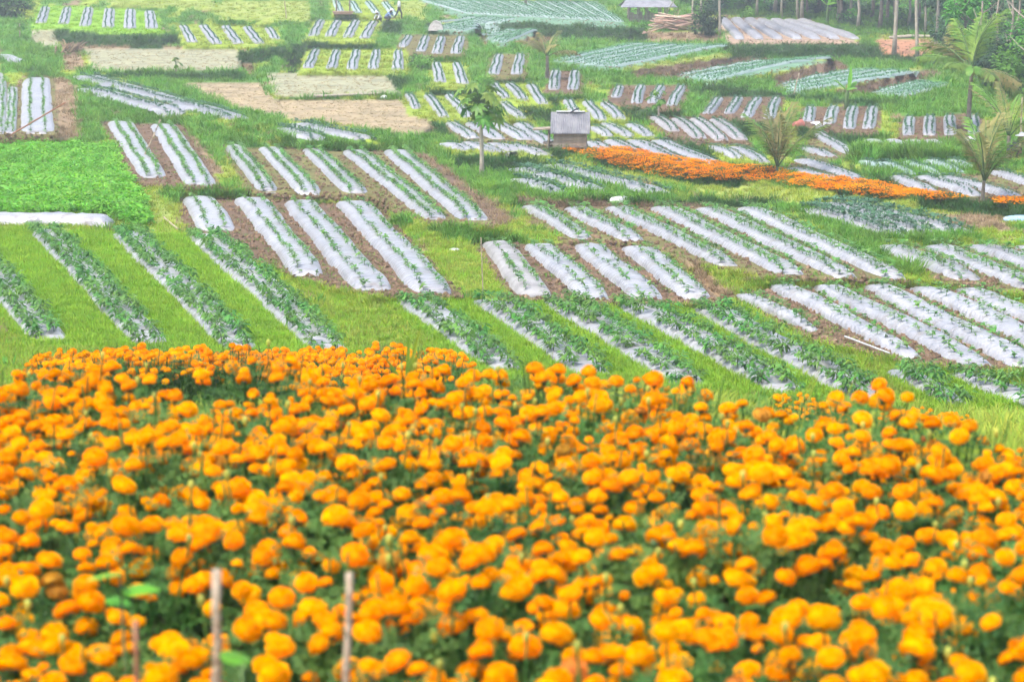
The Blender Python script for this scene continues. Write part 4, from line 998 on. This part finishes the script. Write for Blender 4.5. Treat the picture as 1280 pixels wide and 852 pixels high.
# ------------------------------------------------------------------ the wooden hut
def hut():
    p = PV(713, 189); o = link('wooden_hut', None); o.location = p; o.rotation_euler = (0, 0, -.06)
    k = p.y / FPX; W = 41 * k; D = 34 * k; zb = 7 * k; zt = 25 * k
    for sx in (-1, 1):
        for sy in (-1, 1):
            b = MB(); b.box((sx*(W/2-.04), sy*(D/2-.04), (zb-.15)/2), (.09, .09, zb + .15)); link('stilt', b.mesh('stilt', (M['wood'],), False), o)
    b = MB(); b.box((0,0,zb), (W + .06, D + .06, .05)); link('floor_deck', b.mesh('floor_deck', (M['wood'],), False), o)
    nb_ = 5; ph = (zt - zb) / nb_
    for i in range(nb_):
        z = zb + .035 + ph * (i + .5)
        for sy, nm in ((-1, 'front'), (1, 'back')):
            b = MB(); b.box((0,0,0), (W, .025, ph * .93)); c = link('plank', b.mesh('plank', (M['wood'],), False), o); c.location = (random.uniform(-.01,.01), sy * (D/2 + random.uniform(-.004,.008)), z)
        for sx in (-1, 1):
            b = MB(); b.box((0,0,0), (.025, D - .06, ph * .93)); c = link('plank', b.mesh('plank', (M['wood'],), False), o); c.location = (sx * (W/2 - .015 + random.uniform(-.004,.006)), 0, z)
    # roof: two pitched corrugated sheets with ridge along x
    rise = 24 * k; half = D / 2 + .14; RW = W + 8 * k
    for sy in (-1, 1):
        vs = []; fs = []; nx = 44
        for j in range(2):
            for i in range(nx + 1):
                x = -RW/2 + RW * i / nx; wv = .018 * math.cos(i * math.pi)
                vs.append((x, sy * (half if j == 0 else .0), zt + (-.02 if j == 0 else rise) + wv))
        for i in range(nx): fs.append((i, i+1, nx+2+i, nx+1+i))
        m2 = len(vs); vs += [(x, y_, z - .03) for x, y_, z in vs]; fs += [tuple(q + m2 for q in f[::-1]) for f in fs]
        b = MB(); b.add(vs, fs); link('roof_sheet', b.mesh('roof_sheet', (M['tin'],), False), o)
    b = MB(); b.box((0,0,zt+rise+.02), (RW*.72, .16, .03)); link('ridge_cap', b.mesh('ridge_cap', (M['white'],), False), o)
    for sx in (-1, 1):
        b = MB(); b.add([(sx*(W/2-.02), -D/2, zt-.01), (sx*(W/2-.02), D/2, zt-.01), (sx*(W/2-.02), 0, zt+rise-.06), (sx*(W/2-.05), -D/2, zt-.01), (sx*(W/2-.05), D/2, zt-.01), (sx*(W/2-.05), 0, zt+rise-.06)], [(0,1,2),(5,4,3)])
        link('gable', b.mesh('gable', (M['wood'],), False), o)
    b = MB(); b.tube([(.0,-.12,zt+rise-.02),(.18,-.2,zt+rise+.1),(.32,-.15,zt+rise+.16)], [.03,.025,.02], 6); link('roof_branch', b.mesh('roof_branch', (M['dark'],)), o)
    # lean-to at the left side
    b = MB(); b.box((-W/2 - .36, -.05, zt + .1), (.8, D*.8, .05), (0, -.06, 0)); link('awning', b.mesh('awning', (M['wood'],), False), o)
    for yy_ in (-D*.3, D*.3):
        b = MB(); b.tube([(-W/2-.2, yy_, -.1), (-W/2-.18, yy_, zt+.08)], .04, 6); link('awning_post', b.mesh('awning_post', (M['wood'],)), o)
    b = MB(); b.box((-W/2-.2, 0, zb*1.5), (.38, D*.6, .05)); link('side_shelf', b.mesh('side_shelf', (M['wood'],), False), o)
    tag(o, 'small grey wooden hut on stilts above the orange strip', 'hut')
random.seed(3); hut()

# thatched shelter near the top
def shelter():
    p = PV(545, 41); o = link('thatched_shelter', None); o.location = p; k = p.y / FPX
    for sx in (-1, 1):
        for sy in (-1, 1):
            b = MB(); b.tube([(sx*7*k, sy*.4, -.1), (sx*7*k, sy*.4, 5*k)], .035, 6); link('post', b.mesh('post', (M['wood'],)), o)
    b = MB(); prof = [(0, 15), (-4, 13.6), (-7, 10), (-9.5, 3.2), (-8.6, 2.8)]
    pts = [(x*k, z*k) for x, z in prof] + [(-x*k, z*k) for x, z in prof[::-1][:-1]]
    vs = [(x, -.75 if z < 4*k else -.6, z) for x, z in pts] + [(x, .75 if z < 4*k else .6, z) for x, z in pts]; n_ = len(pts)
    fs = [(i, (i+1) % n_, n_+(i+1) % n_, n_+i) for i in range(n_)] + [tuple(range(n_-1,-1,-1)), tuple(range(n_, 2*n_))]
    b.add(vs, fs); link('thatch_roof', b.mesh('thatch_roof', (M['thatch'],), False), o)
    tag(o, 'tiny pale thatched shelter on an upper terrace', 'shelter')
shelter()

# open shed at the forest edge
def shed():
    p = PV(810, 27); o = link('open_shed', None); o.location = p; k = p.y / FPX
    xs = [-24*k, -12*k, -2*k, 14*k, 22*k]
    for i, x in enumerate(xs):
        for sy in (-1, 1):
            b = MB(); b.tube([(x, sy*1.1, -.1), (x + .02, sy*1.1, 20*k)], .06, 7); link('post', b.mesh('post', (M['palebark'],)), o)
    for sy in (-1, 1):
        b = MB(); b.add([(-36*k, sy*1.9, 18.5*k), (34*k, sy*1.9, 18.5*k), (22*k, 0, 31*k), (-24*k, 0, 31*k), (-36*k, sy*1.9, 18.1*k), (34*k, sy*1.9, 18.1*k), (22*k, 0, 30.6*k), (-24*k, 0, 30.6*k)],
                        [(0,1,2,3),(7,6,5,4),(0,4,5,1),(1,5,6,2),(3,7,4,0)]); link('roof_slope', b.mesh('roof_slope', (M['tin'],), False), o)
    for i in range(9):
        b = MB(); h = random.uniform(.5, .85); b.box((0,0,h/2-.05), (.22, .04, h)); c = link('plank', b.mesh('plank', (M['wood'],), False), o); c.location = (-22*k + i*.26, -1.2, 0); c.rotation_euler = (0, random.uniform(-.15,.15), 0)
    b = MB(); b.tube([(16*k, -2.0, -.1), (22*k, -1.95, 14*k), (34*k, -1.9, 34*k)], [.05,.045,.03], 6); link('leaning_pole', b.mesh('leaning_pole', (M['palebark'],)), o)
    tag(o, 'open shed with grey roof on posts at forest edge', 'shed')
shed()
# woodpile
def woodpile():
    p = PV(845, 38); o = link('woodpile', None); o.location = p; random.seed(44)
    ms = []
    for i in range(5):
        b = MB(); L = 2.2 + i * .25; b.tube([(-L/2,0,0),(0,.04,.04),(L/2,0,0)], [.05,.06,.045], 6); ms.append(b.mesh('log', (M['bamboo'] if i % 2 else M['pink'],)))
    for i in range(44):
        c = link('log', ms[i % 5], o); lay = i % 4
        c.location = (random.uniform(-1.0, 1.0) * (1 - .18 * lay), random.uniform(-.8, .8), .08 + lay * .24 + random.uniform(0, .1))
        c.rotation_euler = (0, random.uniform(-.3, .3), random.uniform(-.7, .7))
    tag(o, 'heap of reddish cut branches in front of the shed', 'woodpile')
woodpile()
b = MB(); b.tube([(-1.9,0,.05),(-.5,.1,.12),(.8,0,.1),(1.9,.1,.02)], [.10,.12,.11,.06], 8)
o = link('fallen_log', b.mesh('fallen_log', (M['palebark'],))); o.location = PV(1148, 48); tag(o, 'pale fallen log lying above the red soil patch', 'log')

# ------------------------------------------------------------------ small things lying about
def lump(name, uu, vb, sx, sy, sz, m, label, cat, seed):
    random.seed(seed); bm = bmesh.new(); bmesh.ops.create_icosphere(bm, subdivisions=3, radius=1)
    for v_ in bm.verts:
        n_ = 1 + .16 * math.sin(v_.co.x * 4 + seed) * math.cos(v_.co.y * 3.3 + seed) + random.gauss(0, .025)
        v_.co = Vector((v_.co.x * sx * n_, v_.co.y * sy * n_, max(-.25, v_.co.z) * sz * n_ + .2 * sz))
    me = bpy.data.meshes.new(name); bm.to_mesh(me); bm.free(); me.polygons.foreach_set('use_smooth', [True] * len(me.polygons))
    o = link(name, me, mat=m); o.location = PV(uu, vb); tag(o, label, cat)
lump('plastic_sack', 775, 252, .28, .25, .14, M['white'], 'white plastic sack lying on the grass dike', 'sack', 2)
lump('cloth_heap', 999, 158, .26, .25, .22, M['redtarp'], 'red-brown cloth heap left of the beds below banana', 'cloth', 3)
lump('plastic_sack', 1020, 160, .3, .3, .22, M['white'], 'white sack beside the red-brown cloth heap', 'sack', 4)
lump('blue_tarp', 1279, 277, .5, .4, .16, M['bluetarp'], 'crumpled blue tarp at the right edge', 'tarp', 5)
lump('plastic_sack', 1212, 178, .25, .2, .2, M['white'], 'white sack near the coconut trunk foot', 'sack', 6)
lump('plastic_sack', 480, 123, .2, .2, .12, M['white'], 'small white sack at edge of straw plot', 'sack', 7)
lump('plastic_scrap', 568, 313, .12, .12, .05, M['white'], 'white plastic scrap on the dike below papaya terrace', 'plastic scrap', 8)
# long white covered bed in front of the bean crop
beanbed = [(-70,275),(-20,274),(30,274),(80,274),(120,276),(140,278)]
b = MB(); vs = []; fs = []
fine = [np.interp(np.linspace(0, 5, 31), range(6), [q[i] for q in beanbed]) for i in (0, 1)]
for i in range(31):
    p = PV(fine[0][i], fine[1][i] + 4); e = min(1, (30 - i) / 3 * .8 + .2)
    for px, pz in PROFILE: vs.append((p.x + random.gauss(0, .01), p.y + px * .55 + random.gauss(0, .015), p.z + pz * .25 * e + random.gauss(0, .012)))
m_ = len(PROFILE)
for i in range(30):
    for kx in range(m_ - 1): a = i*m_+kx; fs.append((a, a+1, a+m_+1, a+m_))
fs.append(tuple(range(30*m_, 30*m_+m_)))
b.add(vs, fs); o = link('mulch_bed', b.mesh('mulch_bed', (M['plastic'],))); tag(o, 'long bare white plastic bed crossing in front of bean crop', 'garden bed', 'plastic covered garden beds')
# poles and canes
def pole(name, a, bb, r, m, label, nodes=True):
    a = Vector(a); bb = Vector(bb); b = MB(); n_ = 12
    b.tube([a.lerp(bb, i / n_) + Vector((random.gauss(0, .15*r), random.gauss(0, .15*r), 0)) for i in range(n_ + 1)], [r * (1.12 if nodes and i % 3 == 0 else 1.0) * (1 - .15 * i / n_) for i in range(n_ + 1)], 8)
    o = link(name, b.mesh(name, (m,))); tag(o, label, 'pole'); return o
def at(uu, vv, y): t, m2 = ray(uu, vv); return Vector((float(t) * y, y, CAMZ + float(m2) * y))
def stake(uu, vtop, y, r, m, label, lean):
    top = at(uu, vtop, y); g = drop(top.x, y); pole('bamboo_stake', (top.x - lean, y, g.z - .1), top, r, m, label)
stake(270, 712, 5.25, .0125, M['bamboo'], 'tall grey bamboo stake among the front marigolds', .02)
stake(436, 716, 5.6, .0105, M['bamboo'], 'shorter bamboo stake right of the tall stake in marigolds', .03)
stake(169, 775, 5.2, .007, M['redstick'], 'thin reddish cane left of the tall bamboo stake', .01)
pole('white_pole', PV(1056, 428) + Vector((0,0,.12)), PV(1112, 448) + Vector((0,0,.1)), .02, M['paint'], 'long white pole lying on the grass path', False)
pole('bamboo_cane', PV(179, 198), PV(179, 198) + Vector((.62, .2, 1.35)), .03, M['bamboo'], 'leaning brown cane between two beds above bean crop')
pole('bamboo_cane', PV(8, 172), PV(8, 172) + Vector((2.2, .6, 1.3)), .03, M['redstick'], 'bent brown branch leaning over the left edge beds')
pole('thin_pole', PV(604, 368), PV(604, 368) + Vector((-.05, 0, 1.25)), .012, M['bamboo'], 'thin pale stick standing on dike beside weathered bed')
pole('thin_pole', PV(358, 24), PV(358, 24) + Vector((-.15, 0, 2.0)), .04, M['bamboo'], 'thin pole standing on the lawn terrace at top')
pole('thin_pole', PV(992, 118), PV(992, 118) + Vector((.25, 0, 1.0)), .03, M['bamboo'], 'thin pole at the edge of the long terrace')
pole('bamboo_cane', PV(205, 272), PV(222, 290) + Vector((0,0,.08)), .03, M['bamboo'], 'short tan cane lying on the grass corner')
pole('thin_pole', PV(1275, 190), PV(1275, 190) + Vector((0, 0, 2.0)), .035, M['bamboo'], 'upright pale pole beside the worker at right edge')
pole('long_log', PV(392, 122) + Vector((0,0,.06)), PV(500, 119) + Vector((0,0,.1)), .07, M['palebark'], 'long pale log lying along straw plot edge')

# big leaves and grasses near the camera
def weed(uu, vv, y, n_, L, W, label, seed, m):
    random.seed(seed); c = at(uu, vv, y); g = drop(c.x, y); o = link('broadleaf_weed', None); o.location = (c.x, y, g.z); h = c.z - g.z
    b = MB(); b.tube([(0,0,-.05),(.01,0,h*.5),(0,0,h)], [.007,.006,.004], 6); link('stem', b.mesh('stem', (M['stem'],)), o)
    for i in range(n_):
        b = MB(); a = i * 2.1 + seed; d = Vector((math.cos(a), math.sin(a), .35)); b.leaf((0,0,0), d, Vector((-d.y, d.x, .2)), L * random.uniform(.75, 1.1), W, .3, .2, seg=5)
        c2 = link('leaf', b.mesh('leaf', (m,)), o); c2.location = (0, 0, h - .05 * (i % 3))
    tag(o, label, 'weed')
weed(302, 830, 5.1, 7, .11, .07, 'broad-leaved weed just right of the tall bamboo stake', 2, M['crop'])
weed(150, 716, 6.1, 8, .12, .07, 'pale broad-leaved weed above the reddish cane', 4, M['crop'])
def bigblades(uu, vv, y, spec, label):
    c = at(uu, vv, y); o = link('tall_grass_plant', None); g = drop(c.x, y); o.location = (c.x, y, g.z); h = c.z - g.z
    for dx, dz, bend in spec:
        b = MB(); vs = []; fs = []; n_ = 10; Wd = .030
        for i in range(n_ + 1):
            t = i / n_; x = dx * t ** bend; z = h * .7 + (dz + h * .3) * t - abs(dx) * .35 * t ** 3; ww = Wd * (1 - t ** 2.5) * .5 + .001
            vs += [(x - ww, 0, z), (x, .006, z - .003), (x + ww, 0, z)]
        for i in range(n_): a = i*3; fs += [(a, a+1, a+4, a+3), (a+1, a+2, a+5, a+4)]
        vs += [(-.012, 0, -.05), (0, .006, -.05), (.012, 0, -.05)]; k_ = len(vs) - 3; fs += [(k_, k_+1, 1, 0), (k_+1, k_+2, 2, 1)]
        b.add(vs, fs); link('blade', b.mesh('blade', (M['grass'],)), o)
    tag(o, label, 'grass')
bigblades(508, 455, 13.2, ((.09, .27, 1.3), (.02, .24, 1.0), (-.14, .10, 1.2), (.30, .08, 1.2), (.1, .14, 1.6)), 'tall arching grass plant rising behind the marigolds')
bigblades(668, 480, 12.8, ((.07, .16, 1.3), (-.05, .14, 1.2), (.2, .10, 1.3), (-.16, .08, 1.2)), 'smaller arching grass plant behind the middle marigolds')
def fg(uu, vv, y, h, n_, label, seed, m=M['grass']):
    c = at(uu, vv, y); g = drop(c.x, y); clump((c.x, y, g.z), None, h, n_, m, label, .3, .012, seed, .5)
fg(1262, 560, 9.4, .62, 170, 'tall pale grass clump at right edge of the marigolds', 1)
fg(1235, 530, 10.2, .65, 140, 'pale grass clump behind the right edge clump', 2)
fg(1285, 540, 10.0, .68, 150, 'tall grass clump cut by the right edge', 3)
fg(990, 500, 10.6, .85, 60, 'thin grass clump between two marigold groups at right', 4)
fg(40, 450, 13.6, .6, 120, 'grass clump behind the far left marigolds', 5)
fg(110, 455, 13.4, .55, 120, 'second grass clump behind the left marigolds', 6)

# ------------------------------------------------------------------ people
def person(uu, vb, H, joints, mats, rz, label, hat=None):
    """joints: list of (name, parent index, (x, y, z) as share of H, radius share); one skinned body"""
    p = PV(uu, vb); me = bpy.data.meshes.new('person')
    me.from_pydata([tuple(c * H for c in j[2]) for j in joints], [(j[1], i) for i, j in enumerate(joints) if j[1] is not None], [])
    o = link('person', me); sk = o.modifiers.new('skin', 'SKIN'); sk.use_smooth_shade = True
    for i, j in enumerate(joints):
        sv = me.skin_vertices[0].data[i]; sv.radius = (j[3] * H, j[3] * H); sv.use_root = (i == 0)
    ss = o.modifiers.new('sub', 'SUBSURF'); ss.levels = 1; ss.render_levels = 1
    dg = bpy.context.evaluated_depsgraph_get(); ev = bpy.data.meshes.new_from_object(o.evaluated_get(dg)); o.modifiers.clear(); o.data = ev
    for m_ in mats: ev.materials.append(m_)
    J = [(Vector(j[2]) * H, j[4]) for j in joints]
    for f_ in ev.polygons:
        f_.use_smooth = True
        f_.material_index = min(J, key=lambda q: (q[0] - f_.center).length)[1]
    o.location = p; o.rotation_euler = (0, 0, rz)
    if hat:
        b = MB(); c = Vector(hat[0]) * H; prof = [(0, .085), (.05, .06), (.07, .03), (.15, .0), (.15, -.008)]; vs = []; fs = []
        for r_, z in prof:
            for k in range(12): vs.append((c.x + r_*H*math.cos(k*.5236), c.y + r_*H*math.sin(k*.5236), c.z + z*H))
        for i in range(4):
            for k in range(12): fs.append((i*12+k, (i+1)*12+k, (i+1)*12+(k+1) % 12, i*12+(k+1) % 12))
        b.add(vs, fs); link('hat', b.mesh('hat', (hat[1],)), o)
    tag(o, label, 'person'); return o
# index: 0 pelvis 1 waist 2 chest 3 neck 4 head | materials: 0 shirt 1 trousers 2 skin
walk = [('pelvis',None,(0,0,.52),.075,1),('waist',0,(0,0,.62),.075,0),('chest',1,(0,-.01,.75),.085,0),('neck',2,(0,-.01,.85),.035,2),('head',3,(0,-.015,.93),.06,2),('crown',4,(0,-.01,.98),.045,2),
 ('shL',2,(-.115,0,.79),.042,0),('elL',6,(-.15,.05,.63),.032,0),('haL',7,(-.14,.0,.50),.022,2),('shR',2,(.115,0,.79),.042,0),('elR',9,(.16,-.06,.64),.032,0),('haR',10,(.15,-.14,.55),.022,2),
 ('hipL',0,(-.06,0,.48),.06,1),('knL',12,(-.075,-.10,.27),.042,1),('anL',13,(-.08,-.08,.05),.028,1),('toL',14,(-.08,-.17,.02),.022,2),('hipR',0,(.06,0,.48),.06,1),('knR',16,(.07,.07,.28),.042,1),('anR',17,(.075,.20,.08),.028,1),('toR',18,(.075,.14,.02),.022,2)]
crouch = [('pelvis',None,(0,.08,.20),.085,1),('waist',0,(0,.02,.30),.08,0),('chest',1,(0,-.10,.40),.09,0),('neck',2,(0,-.17,.46),.035,2),('head',3,(0,-.22,.51),.06,2),('crown',4,(0,-.23,.56),.045,2),
 ('shL',2,(-.11,-.12,.41),.042,0),('elL',6,(-.15,-.22,.28),.032,0),('haL',7,(-.08,-.30,.14),.022,2),('shR',2,(.11,-.12,.41),.042,0),('elR',9,(.15,-.22,.28),.032,0),('haR',10,(.08,-.30,.14),.022,2),
 ('hipL',0,(-.08,.06,.19),.065,1),('knL',12,(-.13,-.14,.25),.045,1),('anL',13,(-.11,.0,.04),.03,1),('toL',14,(-.11,-.09,.02),.022,2),('hipR',0,(.08,.06,.19),.065,1),('knR',16,(.13,-.14,.25),.045,1),('anR',17,(.11,.0,.04),.03,1),('toR',18,(.11,-.09,.02),.022,2)]
person(499, 24, 1.55, walk, (M['white'], M['dark'], M['skin']), 1.9, 'person in white shirt and hat walking along the top terrace', ((0,-.012,.945), M['white']))
person(484, 28, 1.6, crouch, (M['blue'], M['dark'], M['skin']), 1.2, 'person in blue shirt crouching beside the walking person', ((0,-.225,.53), M['white']))
person(475, 29, 1.5, crouch, (M['white'], M['dark'], M['skin']), -.8, 'person in pale clothes crouching left of blue shirt', ((0,-.225,.53), M['white']))
person(1266, 198, 1.6, crouch, (M['dark'], M['dark'], M['skin']), .7, 'person in dark clothes with white hat crouching at right edge', ((0,-.225,.53), M['white']))
# low platform with posts near the top
def platform():
    p = PV(429, 20); o = link('field_platform', None); o.location = p
    b = MB(); b.add([(-.65,-.4,.12),(.65,-.4,.12),(.65,.4,.12),(-.65,.4,.12),(-.8,-.5,.34),(.8,-.5,.34),(.8,.5,.34),(-.8,.5,.34)], [(0,3,2,1),(4,5,6,7),(0,1,5,4),(1,2,6,5),(2,3,7,6),(3,0,4,7)]); link('deck', b.mesh('deck', (M['pink'],), False), o)
    for sx in (-1, 1):
        for sy in (-1, 1):
            b = MB(); b.tube([(sx*.5, sy*.3, -.1), (sx*.5, sy*.3, 1.7)], .035, 6); link('post', b.mesh('post', (M['wood'],)), o)
    b = MB(); b.box((0,0,1.72), (1.5, 1.1, .06), (.08, 0, 0)); link('canopy', b.mesh('canopy', (M['thatch'],), False), o)
    tag(o, 'low pinkish field platform with posts at the top', 'platform')
platform()
# reed heap at the upper left
def reed_heap():
    random.seed(77); o = link('reed_heap', None); o.location = PV(90, 66)
    ms = []
    for i in range(4):
        b = MB(); b.tube([(0,0,.05),(.02,1.6,.2),(0,3.2,.16)], [.045,.05,.02], 6); ms.append(b.mesh('reed_bundle', (M['drygrass'],)))
    for i in range(26):
        c = link('reed_bundle', ms[i % 4], o); c.location = (random.uniform(-.5, .5), random.uniform(-3.4, 1.0), random.uniform(0, .35)); c.rotation_euler = (random.uniform(-.1,.1), 0, random.uniform(.0, .35))
    tag(o, 'heap of dry brown reeds beside the left stubble paddy', 'reed heap')
reed_heap()

# ------------------------------------------------------------------ haze
HAZE = .0012
if HAZE:
    hz = bpy.data.materials.new('haze_air'); hz.use_nodes = True; n_ = hz.node_tree.nodes; n_.remove(n_['Principled BSDF'])
    pv = n_.new('ShaderNodeVolumePrincipled'); pv.inputs['Density'].default_value = HAZE; pv.inputs['Color'].default_value = (.86, .93, 1.0, 1); pv.inputs['Anisotropy'].default_value = .2
    hz.node_tree.links.new(pv.outputs[0], n_['Material Output'].inputs['Volume'])
    zs = V[:, 2]; b = MB()
    xa = float(np.abs(V[:, 0]).max()) + 20; y0, y1 = float(V[:, 1].min()) - 20, float(V[:, 1].max()) + 20; z0, z1 = float(zs.min()) - 1, float(zs.max()) + 12
    b.box((0, (y0+y1)/2, (z0+z1)/2), (2*xa, y1-y0, z1-z0)); o = link('haze', b.mesh('haze', (hz,), False)); tag(o, 'thin pale haze filling the valley air', 'haze', kind='stuff')
    SC.cycles.volume_max_steps = 64
